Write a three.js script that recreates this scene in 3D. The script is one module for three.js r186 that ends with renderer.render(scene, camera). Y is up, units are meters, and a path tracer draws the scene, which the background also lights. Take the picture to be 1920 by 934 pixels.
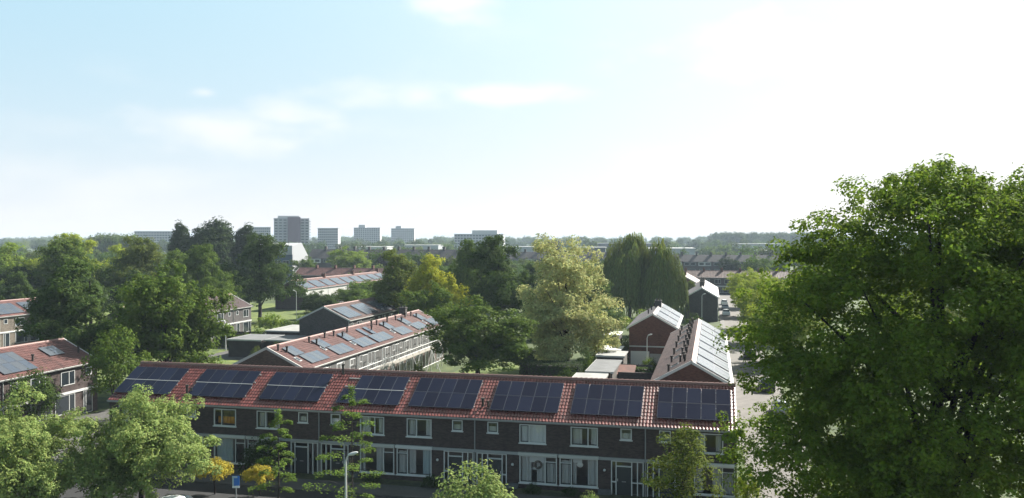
import * as THREE from 'three';
import { mergeGeometries, toCreasedNormals } from 'three/addons/utils/BufferGeometryUtils.js';

// ---------------------------------------------------------------- camera, sky, sun, exposure
const scene = new THREE.Scene();
const camera = new THREE.PerspectiveCamera(2 * Math.atan(467 / 1600) * 180 / Math.PI, 1920 / 934, 0.5, 12000);
camera.position.set(0, 18.2, 0);
camera.rotation.order = 'YXZ';
camera.rotation.set(-Math.atan(21 / 1600), Math.atan(375 / 1600), 0);
scene.add(camera);

const SUN = new THREE.Vector3(Math.sin(0.56) * Math.cos(0.64), Math.sin(0.64), -Math.cos(0.56) * Math.cos(0.64)).normalize();
const sun = new THREE.DirectionalLight(new THREE.Color(1, 0.95, 0.86), 5);
sun.position.copy(SUN).multiplyScalar(400).add(new THREE.Vector3(-40, 0, -120));
sun.target.position.set(-40, 0, -120);
sun.castShadow = true;
sun.shadow.mapSize.set(4096, 4096);
Object.assign(sun.shadow.camera, { left: -220, right: 220, top: 220, bottom: -220, near: 1, far: 900 });
scene.add(sun, sun.target);

const renderer = new THREE.WebGLRenderer({ antialias: true });
renderer.toneMapping = THREE.LinearToneMapping;
renderer.toneMappingExposure = 2.9;
renderer.shadowMap.enabled = true;

// seeded noise
function rng(seed) { let a = seed >>> 0; return () => { a |= 0; a = a + 0x6D2B79F5 | 0; let t = Math.imul(a ^ a >>> 15, 1 | a); t = t + Math.imul(t ^ t >>> 7, 61 | t) ^ t; return ((t ^ t >>> 14) >>> 0) / 4294967296; }; }
const h3 = (x, y, z) => { let n = Math.imul(x, 374761393) + Math.imul(y, 668265263) + Math.imul(z, 1274126177) | 0; n = Math.imul(n ^ n >>> 13, 1274126177); return ((n ^ n >>> 16) >>> 0) / 4294967296; };
function noise(x, y, z = 0) {
  const X = Math.floor(x), Y = Math.floor(y), Z = Math.floor(z), s = (t) => t * t * (3 - 2 * t), u = s(x - X), v = s(y - Y), w = s(z - Z), m = (a, b, t) => a + (b - a) * t;
  return m(m(m(h3(X, Y, Z), h3(X + 1, Y, Z), u), m(h3(X, Y + 1, Z), h3(X + 1, Y + 1, Z), u), v), m(m(h3(X, Y, Z + 1), h3(X + 1, Y, Z + 1), u), m(h3(X, Y + 1, Z + 1), h3(X + 1, Y + 1, Z + 1), u), v), w);
}
function fbm(x, y, z = 0, o = 4) { let a = 0, f = 1, s = 0.5, t = 0; for (let i = 0; i < o; i++) { a += s * noise(x * f, y * f, z * f + i * 7.3); t += s; f *= 2.03; s *= 0.5; } return a / t; }
const smooth = (a, b, x) => { const t = Math.min(1, Math.max(0, (x - a) / (b - a))); return t * t * (3 - 2 * t); };

{ // hazy early-summer sky: white towards the horizon and the sun, pale cyan away from it, thin cloud veils
  // thin cumulus: [heading, elevation, half width, half height, opacity] in radians
  const CLOUDS = [[-0.55, 0.122, 0.115, 0.028, 0.9], [-0.49, 0.138, 0.06, 0.02, 0.9], [-0.38, 0.164, 0.085, 0.018, 0.9], [-0.24, 0.165, 0.09, 0.014, 0.8], [-0.3, 0.268, 0.055, 0.03, 1], [0.07, 0.21, 0.15, 0.035, 0.9], [-0.575, 0.158, 0.014, 0.005, 0.8], [-0.66, 0.055, 0.12, 0.03, 0.5], [1.1, 0.3, 0.2, 0.05, 0.8], [-1.4, 0.25, 0.2, 0.05, 0.8], [2.2, 0.22, 0.25, 0.05, 0.8], [-2.4, 0.3, 0.22, 0.06, 0.8], [3.0, 0.18, 0.2, 0.04, 0.8]];
  const W = 2048, Hh = 1024, d = new Float32Array(W * Hh * 4);
  for (let j = 0; j < Hh; j++) for (let i = 0; i < W; i++) {
    const el = ((j + 0.5) / Hh - 0.5) * Math.PI, az = ((i + 0.5) / W - 0.5) * 2 * Math.PI, c = Math.cos(el);
    const x = c * Math.cos(az), y = Math.sin(el), z = c * Math.sin(az);
    const g = Math.acos(Math.min(1, x * SUN.x + y * SUN.y + z * SUN.z)), up = Math.max(0, y);
    const low = Math.exp(-up / 0.15), glow = Math.exp(-g / 0.42), wide = 1 / (1 + Math.exp((g - 0.82) / 0.17)), deep = 1 - 0.64 * smooth(0.26, 0.72, up);
    let r = (0.35 + 0.6 * low) * deep + 0.85 * glow + 0.36 * wide, gg = (0.69 + 0.24 * low) * deep + 0.8 * glow + 0.24 * wide, b = (0.89 + 0.05 * low) * deep + 0.75 * glow + 0.12 * wide;
    const p = 1 / (up + 0.16), veil = fbm(x * p * 1.3 + 9.2, z * p * 1.3 + 3.1, 0.4, 5); let cl = smooth(0.5, 0.75, veil) * 0.2;
    const hd = Math.atan2(x, -z), puff = fbm(hd * 16, el * 42, 1.7, 5);
    for (const [ch, ce, rh, re, st] of CLOUDS) { const q = Math.hypot((hd - ch) / rh, (el - ce) / re); if (q < 2) cl = Math.max(cl, 0.8 * st * (1 - smooth(-0.1, 1.3, q + 2.2 * (puff - 0.5)))); }
    const wh = 1.0 * deep + 0.7 * glow + 0.2 * wide;
    r += (wh - r) * cl; gg += (wh * 1.0 - gg) * cl; b += (wh - b) * cl;
    const k = (j * W + i) * 4; d[k] = r * 0.345; d[k + 1] = gg * 0.345; d[k + 2] = b * 0.345; d[k + 3] = 1;
  }
  const t = new THREE.DataTexture(d, W, Hh, THREE.RGBAFormat, THREE.FloatType);
  t.mapping = THREE.EquirectangularReflectionMapping; t.magFilter = THREE.LinearFilter; t.minFilter = THREE.LinearFilter; t.needsUpdate = true;
  scene.background = t; scene.environment = t;
}
scene.fog = new THREE.FogExp2(0xd0e2f6, 0.00018);

// ---------------------------------------------------------------- materials
function texture(size, f, repeat, srgb = true) {
  const d = new Uint8Array(size * size * 4);
  for (let j = 0; j < size; j++) for (let i = 0; i < size; i++) { const c = f(i / size, j / size), k = (j * size + i) * 4; d[k] = 255 * Math.min(1, c[0]); d[k + 1] = 255 * Math.min(1, c[1]); d[k + 2] = 255 * Math.min(1, c[2]); d[k + 3] = 255; }
  const t = new THREE.DataTexture(d, size, size); t.wrapS = t.wrapT = THREE.RepeatWrapping; t.magFilter = THREE.LinearFilter; t.minFilter = THREE.LinearMipmapLinearFilter; t.generateMipmaps = true;
  t.repeat.set(repeat, repeat); if (srgb) t.colorSpace = THREE.SRGBColorSpace; t.needsUpdate = true; return t;
}
const tile = (u, v, f, seed, o = 4) => { // tileable noise
  const a = fbm(u * f, v * f, seed, o), b = fbm((u - 1) * f, v * f, seed, o), c = fbm(u * f, (v - 1) * f, seed, o), d = fbm((u - 1) * f, (v - 1) * f, seed, o);
  const m = (p, q, t) => p * (1 - t) + q * t; return m(m(a, b, u), m(c, d, u), v);
};
const grainTex = texture(256, (u, v) => { const n = 0.62 + 0.5 * (tile(u, v, 7, 1.3) - 0.2) + 0.25 * (tile(u, v, 60, 5.1, 2) - 0.5); return [n, n * 0.99, n * 0.98]; }, 0.2);
const brickTex = texture(512, (u, v) => { // brick courses too fine to pick apart at this distance: tone only
  const row = Math.floor(v * 64), col = Math.floor(u * 19 + (row % 2) * 0.5) % 19, t = 0.72 + 0.3 * h3(row, col, 5) + 0.3 * (tile(u, v, 5, 2.2) - 0.5), j = (v * 64) % 1 < 0.14 ? 1.12 : 1;
  return [t * j, t * j * (0.96 + 0.06 * h3(row, col, 9)), t * j * 0.97];
}, 0.25);
const grassTex = texture(512, (u, v) => { const n = tile(u, v, 9, 3.3, 5), m = tile(u, v, 70, 8.8, 2), k = 0.45 + 0.75 * n + 0.5 * (m - 0.5); return [k * (0.9 + 0.35 * (n - 0.4)), k, k * 0.8]; }, 0.09);
const paveTex = texture(256, (u, v) => { const n = 0.8 + 0.35 * (tile(u, v, 6, 4.4) - 0.5) + 0.25 * (tile(u, v, 50, 6.6, 2) - 0.5); return [n, n, n]; }, 0.22);
const C = (r, g, b) => new THREE.Color().setRGB(r, g, b);
const std = (r, g, b, roughness = 0.85, more = {}) => new THREE.MeshStandardMaterial({ color: C(r, g, b), roughness, ...more });
const M = {
  brickDark: std(0.064, 0.045, 0.043, 0.9, { map: brickTex }), brickBrown: std(0.098, 0.068, 0.055, 0.9, { map: brickTex }), brickRed: std(0.13, 0.055, 0.042, 0.9, { map: brickTex }),
  brickGrey: std(0.085, 0.078, 0.078, 0.9, { map: brickTex }), brickBuff: std(0.16, 0.135, 0.11, 0.9, { map: brickTex }),
  white: std(0.533, 0.54, 0.54, 0.45), offwhite: std(0.432, 0.432, 0.418, 0.6), greyPaint: std(0.274, 0.281, 0.288, 0.55), zinc: std(0.259, 0.266, 0.274, 0.5, { metalness: 0.3 }), darkSash: std(0.03, 0.04, 0.045, 0.4), doorDark: std(0.025, 0.03, 0.035, 0.4),
  tileRed: std(0.15, 0.048, 0.042, 0.26, { vertexColors: true }), tileOrange: std(0.118, 0.052, 0.045, 0.62, { vertexColors: true }), tileBrown: std(0.1, 0.062, 0.053, 0.55, { vertexColors: true }), tileGrey: std(0.114, 0.102, 0.102, 0.6, { vertexColors: true }),
  tileDark: std(0.045, 0.024, 0.024, 0.6, { vertexColors: true }),
  roofRed: std(0.204, 0.078, 0.054, 0.7, { map: grainTex }), roofGrey: std(0.12, 0.111, 0.114, 0.75, { map: grainTex }), ridge: std(0.2, 0.11, 0.095, 0.6), ridgeGrey: std(0.15, 0.13, 0.13, 0.7),
  pvOld: new THREE.MeshPhysicalMaterial({ color: C(0.05, 0.065, 0.09), roughness: 0.22, ior: 1.9 }), pvOldB: new THREE.MeshPhysicalMaterial({ color: C(0.06, 0.07, 0.085), roughness: 0.26, ior: 1.9 }),
  pvA: new THREE.MeshPhysicalMaterial({ color: C(0.012, 0.015, 0.034), roughness: 0.16, specularIntensity: 0.4 }), pvB: new THREE.MeshPhysicalMaterial({ color: C(0.014, 0.018, 0.04), roughness: 0.2, specularIntensity: 0.4 }), pvC: new THREE.MeshPhysicalMaterial({ color: C(0.01, 0.012, 0.028), roughness: 0.13, specularIntensity: 0.4 }), pvFrame: std(0.13, 0.14, 0.17, 0.4, { metalness: 0.6 }), pvFrameDark: std(0.06, 0.065, 0.08, 0.4, { metalness: 0.4 }),
  glass: new THREE.MeshPhysicalMaterial({ color: 0xffffff, transmission: 1, thickness: 0, roughness: 0.02, ior: 1.5 }),
  glassDark: std(0.02, 0.026, 0.032, 0.06), curtain: std(0.37, 0.375, 0.375, 0.95), curtainBlue: std(0.302, 0.374, 0.403, 0.9), blindWhite: std(0.504, 0.511, 0.518, 0.8), orange: std(0.55, 0.24, 0.02, 0.8),
  inside: std(0.216, 0.209, 0.194, 0.95), plinth: std(0.144, 0.151, 0.166, 0.8, { map: paveTex }), black: std(0.02, 0.02, 0.015, 0.6), lead: std(0.11, 0.11, 0.12, 0.6),
  bark: std(0.054, 0.042, 0.032, 0.95, { map: grainTex }), barkDark: std(0.025, 0.015, 0.019, 0.95, { map: grainTex }), felt: std(0.216, 0.223, 0.23, 0.9, { map: paveTex }), feltPale: std(0.432, 0.432, 0.418, 0.85, { map: paveTex }), concrete: std(0.22, 0.215, 0.205, 0.9, { map: paveTex }),
  woodDark: std(0.06, 0.05, 0.045, 0.9, { map: grainTex }), woodGrey: std(0.144, 0.13, 0.115, 0.9, { map: grainTex }), alu: std(0.62, 0.62, 0.61, 0.42, { metalness: 0.15 }), plank: std(0.36, 0.338, 0.302, 0.85),
  grass: std(0.075, 0.1, 0.032, 0.95, { map: grassTex }), lawn: std(0.15, 0.18, 0.045, 0.95, { map: grassTex }), earth: std(0.086, 0.079, 0.054, 0.95, { map: grassTex }), asphalt: std(0.03, 0.031, 0.034, 0.9, { map: paveTex }), paving: std(0.2, 0.185, 0.17, 0.9, { map: paveTex }), pavingDark: std(0.115, 0.112, 0.108, 0.9, { map: paveTex }), kerb: std(0.288, 0.288, 0.281, 0.9),
  water: std(0.02, 0.03, 0.03, 0.08), signBlue: std(0.02, 0.12, 0.42, 0.4), poolBlue: std(0.12, 0.45, 0.62, 0.5),
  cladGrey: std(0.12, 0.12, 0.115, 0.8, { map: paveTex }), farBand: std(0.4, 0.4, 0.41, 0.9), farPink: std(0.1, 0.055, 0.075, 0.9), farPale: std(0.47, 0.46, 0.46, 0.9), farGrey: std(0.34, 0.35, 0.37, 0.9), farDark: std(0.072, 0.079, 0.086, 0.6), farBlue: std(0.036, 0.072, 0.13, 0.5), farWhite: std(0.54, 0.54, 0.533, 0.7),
};

// ---------------------------------------------------------------- helpers
const taken = {};
const numbered = (n) => { taken[n] = (taken[n] ?? -1) + 1; return taken[n] ? n + '_' + String(taken[n]).padStart(3, '0') : n; };
function thing(name, label, category, [x, y, z] = [0, 0, 0], turn = 0, group) {
  const o = new THREE.Group(); o.name = numbered(name); o.position.set(x, y, z); o.rotation.y = turn; o.userData = { label, category }; if (group) o.userData.group = group; scene.add(o); return o;
}
function part(name, geo, mat, parent, label, kind) {
  const m = new THREE.Mesh(Array.isArray(geo) ? merge(geo) : geo, mat); m.name = name; m.castShadow = m.receiveShadow = true; if (label) m.userData.label = label; if (kind) m.userData.kind = kind; parent.add(m); return m;
}
function single(name, geo, mat, label, category, group) { const m = part(numbered(name), geo, mat, scene, label); m.userData.category = category; if (group) m.userData.group = group; return m; }
function structure(name, geo, mat, parent = scene) { const m = part(parent === scene ? numbered(name) : name, geo, mat, parent); if (parent === scene) m.userData.kind = 'structure'; return m; }
function sub(name, parent) { const g = new THREE.Group(); g.name = name; parent.add(g); return g; }
function merge(list) { return list.length === 1 ? list[0] : mergeGeometries(list.map((g) => { const k = g.index ? g.toNonIndexed() : g; if (!k.attributes.uv) k.setAttribute('uv', new THREE.BufferAttribute(new Float32Array(k.attributes.position.count * 2), 2)); return k; })); }
function metric(g) { // uv in metres from position and normal
  const p = g.attributes.position, n = g.attributes.normal, uv = new Float32Array(p.count * 2);
  for (let i = 0; i < p.count; i++) { const a = Math.abs(n.getX(i)), b = Math.abs(n.getY(i)), c = Math.abs(n.getZ(i)); if (b > a && b > c) { uv[2 * i] = p.getX(i); uv[2 * i + 1] = p.getZ(i); } else if (a > c) { uv[2 * i] = p.getZ(i); uv[2 * i + 1] = p.getY(i); } else { uv[2 * i] = p.getX(i); uv[2 * i + 1] = p.getY(i); } }
  g.setAttribute('uv', new THREE.BufferAttribute(uv, 2)); return g;
}
const box = (x0, x1, y0, y1, z0, z1) => metric(new THREE.BoxGeometry(x1 - x0, y1 - y0, z1 - z0).translate((x0 + x1) / 2, (y0 + y1) / 2, (z0 + z1) / 2));
const cyl = (x, y0, y1, z, r, r2 = r, n = 10) => new THREE.CylinderGeometry(r2, r, y1 - y0, n).translate(x, (y0 + y1) / 2, z);
function bar(a, b, r, n = 6) { // round bar between two points
  const A = new THREE.Vector3(...a), Bv = new THREE.Vector3(...b), d = Bv.clone().sub(A), l = d.length();
  return new THREE.CylinderGeometry(r, r, l, n).applyQuaternion(new THREE.Quaternion().setFromUnitVectors(new THREE.Vector3(0, 1, 0), d.normalize())).translate((A.x + Bv.x) / 2, (A.y + Bv.y) / 2, (A.z + Bv.z) / 2);
}
function prism(pts, depth, axis = 'z') { // outline in x,y drawn along z
  const g = new THREE.ExtrudeGeometry(new THREE.Shape(pts.map((p) => new THREE.Vector2(...p))), { depth, bevelEnabled: false }); return metric(axis === 'z' ? g : g.rotateY(Math.PI / 2));
}
function panelWithHoles(w, h, holes, depth) {
  const s = new THREE.Shape([[0, 0], [w, 0], [w, h], [0, h]].map((p) => new THREE.Vector2(...p)));
  for (const [x0, y0, x1, y1] of holes) s.holes.push(new THREE.Path([[x0, y0], [x0, y1], [x1, y1], [x1, y0]].map((p) => new THREE.Vector2(...p))));
  return metric(new THREE.ExtrudeGeometry(s, { depth, bevelEnabled: false }));
}
const sheet = (x0, x1, z0, z1, y) => metric(new THREE.PlaneGeometry(x1 - x0, z1 - z0).rotateX(-Math.PI / 2).translate((x0 + x1) / 2, y, (z0 + z1) / 2));

// ---------------------------------------------------------------- ground
structure('ground', sheet(-4000, 4000, -6000, 300, 0), M.grass);
structure('front_street', sheet(-140, 60, -56.2, -44, 0.004), M.asphalt);
structure('front_pavement', box(-90, 2.6, 0, 0.1, -58.6, -56.2), M.pavingDark);
structure('front_garden_strip', box(-48.5, 1.7, 0, 0.06, -60.1, -58.6), M.earth);
structure('side_street', sheet(2.6, 8.2, -330, -56.2, 0.008), M.paving);
structure('side_pavement', box(1.75, 2.6, 0, 0.09, -330, -76), M.concrete);
structure('corner_paving', sheet(2.6, 40, -56.2, -30, 0.012), M.paving);
structure('back_path', sheet(-38, -5.6, -76.5, -70.5, 0.006), M.pavingDark);
structure('back_lawn', sheet(-34, -14.9, -123, -84, 0.006), M.lawn);
structure('park_lawn', sheet(-82, -47.4, -124.5, -84, 0.006), M.lawn);
structure('far_lawn', sheet(-150, -66, -215, -148, 0.006), M.lawn);
structure('yard_paving', sheet(-14.8, -5.5, -123.5, -78, 0.006), M.concrete);
structure('shed_yard_paving', sheet(-76, -55.5, -146, -114, 0.01), M.pavingDark);
structure('park_path', sheet(-82, -58, -126.4, -124.6, 0.014), M.concrete);
structure('left_street', sheet(-62.4, -50.6, -110, -58.6, 0.008), M.pavingDark);

// ---------------------------------------------------------------- roof tiles, solar panels, windows
const tileCache = {};
function tileSlope(w, len, cols, rows, segs, seed) { // pantiles on a plane: x along the eave, y up the slope, z away from the roof
  const key = [w, len, cols, rows, segs, seed].join(); if (tileCache[key]) return tileCache[key];
  const R = rng(seed), n = cols * segs, pos = [], col = [], idx = [], prof = (u) => 0.045 * Math.pow(Math.abs(Math.sin(Math.PI * u)), 1.2) + 0.008 * Math.sin(2 * Math.PI * u);
  for (let k = 0; k < rows; k++) {
    const t0 = k * len / rows - 0.03, t1 = (k + 1) * len / rows; let tone = 1;
    for (let i = 0; i < n; i++) {
      if (i % segs === 0) tone = (0.7 + 0.45 * R() + (R() < 0.08 ? -0.25 : 0)) * (0.62 + 0.75 * fbm(i / segs * 0.23 + seed, k * 0.3, seed, 3));
      const x0 = i / n * w, x1 = (i + 1) / n * w, a = prof((i % segs) / segs), b = prof(((i % segs) + 1) / segs), o = pos.length / 3, j = 0.006 * R();
      pos.push(x0, t0, a + 0.045 + j, x1, t0, b + 0.045 + j, x1, t1, b + 0.012, x0, t1, a + 0.012, x0, t0, a + 0.008, x1, t0, b + 0.008);
      for (let q = 0; q < 6; q++) col.push(tone, tone * (0.95 + 0.05 * R()), tone);
      idx.push(o, o + 1, o + 2, o, o + 2, o + 3, o + 4, o + 5, o + 1, o + 4, o + 1, o);
    }
  }
  let g = new THREE.BufferGeometry(); g.setAttribute('position', new THREE.Float32BufferAttribute(pos, 3)); g.setAttribute('color', new THREE.Float32BufferAttribute(col, 3)); g.setIndex(idx); g = g.toNonIndexed(); g.computeVertexNormals();
  g = toCreasedNormals(g, 0.7); return tileCache[key] = g;
}
const PVW = 1.0, PVH = 1.66;
const pvGlass = box(0.02, PVW - 0.02, 0.02, PVH - 0.02, 0.0, 0.035), pvFrame = merge([box(0, PVW, 0, 0.015, -0.01, 0.04), box(0, PVW, PVH - 0.015, PVH, -0.01, 0.04), box(0, 0.015, 0.015, PVH - 0.015, -0.01, 0.04), box(PVW - 0.015, PVW, 0.015, PVH - 0.015, -0.01, 0.04)]);
const pvMats = [M.pvA, M.pvB, M.pvC], pvOlds = [M.pvOld, M.pvOldB];
function solar(slope, x, t, i, frame = M.pvFrame, mats = pvMats) { const p = part('solar_panel', pvGlass, mats[Math.abs(i) % mats.length], slope); p.position.set(x, t, 0.15); part('frame', pvFrame, frame, p); return p; }

const curtainGeo = (w, h, seed) => { const g = new THREE.PlaneGeometry(w, h, 24, 1), p = g.attributes.position, R = rng(seed), f = 14 + 8 * R(); for (let i = 0; i < p.count; i++) p.setZ(i, 0.035 * Math.sin(p.getX(i) * f) + 0.012 * Math.sin(p.getX(i) * f * 2.7 + 1)); g.computeVertexNormals(); return g.translate(w / 2, h / 2, 0); };
function makeWindow(parent, name, x0, y0, x1, y1, opts = {}) { // in the plane z = 0 of the wall
  const { splits = [], sash = [], glass = M.glass, frameMat = M.white, f = 0.07, zf = 0.02, sill = true, curtains = [], topLight = 0 } = opts, g = sub(name, parent);
  const fr = [box(x0, x1, y0, y0 + f, -0.09, zf), box(x0, x1, y1 - f, y1, -0.09, zf), box(x0, x0 + f, y0 + f, y1 - f, -0.09, zf), box(x1 - f, x1, y0 + f, y1 - f, -0.09, zf)];
  for (const s of splits) fr.push(box(s - f / 2, s + f / 2, y0 + f, y1 - f, -0.09, zf));
  part('frame', fr, frameMat, g);
  const xs = [x0 + f, ...splits.flatMap((s) => [s - f / 2, s + f / 2]), x1 - f];
  for (let i = 0; i < xs.length; i += 2) {
    let a = xs[i], b = xs[i + 1], lo = y0 + f, hi = y1 - f;
    if (topLight && sash.includes(i / 2)) { part('top_rail', box(a, b, hi - topLight - 0.05, hi - topLight, -0.08, zf - 0.004), frameMat, g); part('pane', box(a, b, hi - topLight, hi, -0.05, -0.044), glass, g); hi -= topLight + 0.05; }
    if (sash.includes(i / 2)) { const s = 0.055; part('sash', [box(a, b, lo, lo + s, -0.07, zf - 0.012), box(a, b, hi - s, hi, -0.07, zf - 0.012), box(a, a + s, lo + s, hi - s, -0.07, zf - 0.012), box(b - s, b, lo + s, hi - s, -0.07, zf - 0.012)], M.darkSash, g); a += s; b -= s; lo += s; hi -= s; }
    part('pane', box(a, b, lo, hi, -0.05, -0.044), glass, g);
  }
  if (sill) part('sill', box(x0 - 0.06, x1 + 0.06, y0 - 0.07, y0, -0.1, zf + 0.07), frameMat, g);
  curtains.forEach(([a, b, lo, hi, m, depth = 0.22], i) => { const c = part('curtain', curtainGeo(b - a, hi - lo, i * 7 + Math.round(a * 90)), m, g); c.position.set(a, lo, -depth); });
  return g;
}

// ---------------------------------------------------------------- the near terrace: eight houses
const W = 6.2, EAVE = 5.0, RIDGE = 7.4, HD = 4.05, OV = 0.2;
const slopeLen = Math.hypot(HD + OV, RIDGE - EAVE), slopeAng = Math.atan2(RIDGE - EAVE, HD + OV);
function slopeFrame(parent, name, w, e, r, hd, ov, back, x0 = 0) { // group whose xy plane is the roof plane
  const s = sub(name, parent), a = Math.atan2(r - e, hd + ov);
  s.rotation.order = 'YXZ';
  if (!back) { s.position.set(x0, e, ov); s.rotation.set(-(Math.PI / 2 - a), 0, 0); } else { s.position.set(x0 + w, e, -2 * hd - ov); s.rotation.set(-(Math.PI / 2 - a), Math.PI, 0); }
  return s;
}
const deckGeo = {};
const deck = (w, len) => deckGeo[w + ',' + len] ??= box(0, w, 0, len, -0.12, 0);
function gableWall(hd, e, r, ov, th) { const slope = (r - e) / (hd + ov); return prism([[0.05, 0], [2 * hd - 0.05, 0], [2 * hd - 0.05, e + slope * ov - 0.13], [hd, r - 0.14], [0.05, e + slope * ov - 0.13]], th).rotateY(Math.PI / 2); } // spans z 0..-2hd, thickness towards +x
const ridgeTile = (() => { const g = new THREE.CylinderGeometry(0.155, 0.185, 0.4, 8, 1, true, -Math.PI / 2, Math.PI).rotateZ(Math.PI / 2).rotateX(0); return g; })();
const houseText = [
  'leftmost terraced house of the near row, half behind the pale round tree',
  'near terraced house with an orange curtain in its upper window',
  'near terraced house behind the slim feathery tree beside the blue sign',
  'near terraced house behind the feathery tree and white street lamp',
  'near terraced house with pale curtains parted round a dark gap, wall lamp by its door',
  'near terraced house with white upstairs blind and a wreath in its ground floor window',
  'near terraced house with white ornament hanging in its big window, door fully in view',
  'right end house of the near row, half hidden by young tree and large tree',
];
// rows of panels on each roof: [first x, row 0 count, row 1 first x, row 1 count]
const arrays = [[0.1, 5, 0.1, 5], [0.65, 5, 0.55, 5], [0.8, 5, 0.75, 5], [1.15, 5, 2.1, 4], [0.85, 5, 0.85, 5], [1.0, 5, 1.0, 5], [0.8, 5, 0.8, 5], [0.75, 5, 0.75, 5]];
for (let i = 0; i < 8; i++) {
  const x0 = 1.7 - (8 - i) * W, door = i % 2 === 1 ? 0 : 1, mx = (u) => door ? W - u : u, seg = (a, b) => door ? [W - b, W - a] : [a, b];
  const H = thing('terraced_house', houseText[i], 'house', [x0, 0, -60.2], 0, 'houses of the near terrace');
  const [d0, d1] = seg(0.12, 2.4), [w0, w1] = seg(3.35, 6.1), [s0, s1] = seg(0.95, 1.75), [b0, b1] = seg(3.35, 5.3);
  part('wall', panelWithHoles(W, EAVE, [[d0, 0.02, d1, 2.45], [w0, 0.45, w1, 2.45], [s0, 3.95, s1, 4.75], [b0, 3.35, b1, 4.7]], 0.25).translate(0, 0, -0.25), M.brickDark, H);
  part('back_wall', box(0, W, 0, EAVE, -2 * HD, -2 * HD + 0.25), M.brickDark, H);
  part('side_wall', gableWall(HD, EAVE, RIDGE, OV, 0.2).translate(i === 0 ? 0 : -0.1, 0, 0), M.brickDark, H);
  if (i === 7) part('side_wall', gableWall(HD, EAVE, RIDGE, OV, 0.2).translate(W - 0.2, 0, 0), M.brickDark, H);
  part('floor', [box(0.1, W - 0.1, 0.0, 0.05, -2 * HD + 0.3, -0.3), box(0.1, W - 0.1, 2.55, 2.75, -2 * HD + 0.3, -0.3), box(0.1, W - 0.1, 4.8, 4.85, -2 * HD + 0.3, -0.3)], M.inside, H);
  part('inner_wall', box(0.1, W - 0.1, 0.05, 4.8, -4.3, -4.2), M.inside, H);
  // roof
  for (const back of [0, 1]) {
    const s = slopeFrame(H, back ? 'rear_roof' : 'front_roof', W, EAVE, RIDGE, HD, OV, back);
    part('deck', deck(W, slopeLen), M.woodDark, s);
    part('roof_tiles', tileSlope(W, slopeLen, 26, 13, 5, 40 + i % 3), M.tileRed, s, undefined, 'stuff');
    if (!back) { const A = arrays[i]; for (let k = 0; k < A[1]; k++) solar(s, A[0] + k * 1.015, 0.82, i + k, i < 3 ? M.pvFrameDark : M.pvFrame); for (let k = 0; k < A[3]; k++) solar(s, A[2] + k * 1.015, 0.82 + 1.69, i + k + 1, i < 3 ? M.pvFrameDark : M.pvFrame);
      part('panel_rail', [0.3, 1.3, 2.0, 3.0].map((t) => box(Math.min(A[0], A[2]) - 0.02, Math.max(A[0] + A[1], A[2] + A[3]) * 1.012, 0.82 + t, 0.86 + t, 0.05, 0.138)), M.alu, s); if (i < 4) part('rail_cover', box(A[2], A[2] + A[3] * 1.015, 0.82 + 1.655, 0.82 + 1.695, 0.15, 0.2), M.alu, s); }
  }
  for (let k = 0; k < 16; k++) { const r = part('ridge_tile', ridgeTile, M.ridge, H); r.position.set(0.19 + k * W / 16, RIDGE + 0.01, -HD); r.rotation.z = 0.05; }
  part('gutter', box(0, W, EAVE - 0.1, EAVE + 0.0, OV - 0.02, OV + 0.12), M.zinc, H);
  part('fascia', box(0, W, EAVE - 0.16, EAVE - 0.1, 0.0, OV + 0.02), M.greyPaint, H);
  if (door === 0) part('downpipe', cyl(0, 0.05, EAVE - 0.1, 0.07, 0.045), M.zinc, H);
  // band over the ground floor and the shutter box over the window
  { const [a, c] = seg(0.04, 3.25), [e2, f2] = seg(3.27, 6.16); part('lintel_band', box(a, c, 2.46, 2.66, 0.002, 0.1), M.greyPaint, H); part('shutter_box', box(e2, f2, 2.47, 2.68, 0.004, 0.2), i % 3 === 1 ? M.white : M.offwhite, H); }
  // entrance
  const E = sub('entrance', H), fr = [];
  for (const u of [0.15, 0.55, 0.95, 2.05, 2.37]) fr.push(box(mx(u) - 0.035, mx(u) + 0.035, 0.03, 2.44, -0.1, 0.03));
  fr.push(box(d0, d1, 2.38, 2.445, -0.098, 0.028)); { const [a, c] = seg(0.98, 2.02); fr.push(box(a, c, 2.03, 2.1, -0.096, 0.026)); const [p, q] = seg(2.08, 2.34); fr.push(box(p, q, 0.9, 0.98, -0.096, 0.026)); const [m1, m2] = seg(0.18, 0.92); if (i > 5) fr.push(box(m1, m2, 0.9, 0.97, -0.096, 0.026)); }
  part('door_frame', fr, M.white, E);
  for (const [a, c] of [[0.19, 0.51], [0.59, 0.91], [2.09, 2.33]]) { const [p, q] = seg(a, c); part('side_light', box(p, q, 0.05, 2.38, -0.06, -0.054), M.glass, E); }
  { const [p, q] = seg(0.985, 2.015); part('transom_pane', box(p, q, 2.1, 2.38, -0.06, -0.054), M.glass, E); part('door', box(p, q, 0.05, 2.03, -0.08, -0.02), M.doorDark, E); part('letter_slot', box((p + q) / 2 - 0.15, (p + q) / 2 + 0.15, 0.95, 1.01, -0.02, 0.0), M.zinc, E); part('handle', box(door ? p + 0.06 : q - 0.09, door ? p + 0.09 : q - 0.06, 1.0, 1.18, -0.02, 0.03), M.alu, E); }
  { const [p, q] = seg(2.42, 3.3); part('step', box(p, q, 0.02, 0.38, 0.0, 0.35), M.plinth, H); part('wall_lamp', new THREE.SphereGeometry(0.1, 12, 8).translate((p + q) / 2, 1.75, 0.12), M.white, H); }
  // windows
  const main = seg(3.35, 5.25), side = seg(5.25, 6.1), cu = [];
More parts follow.
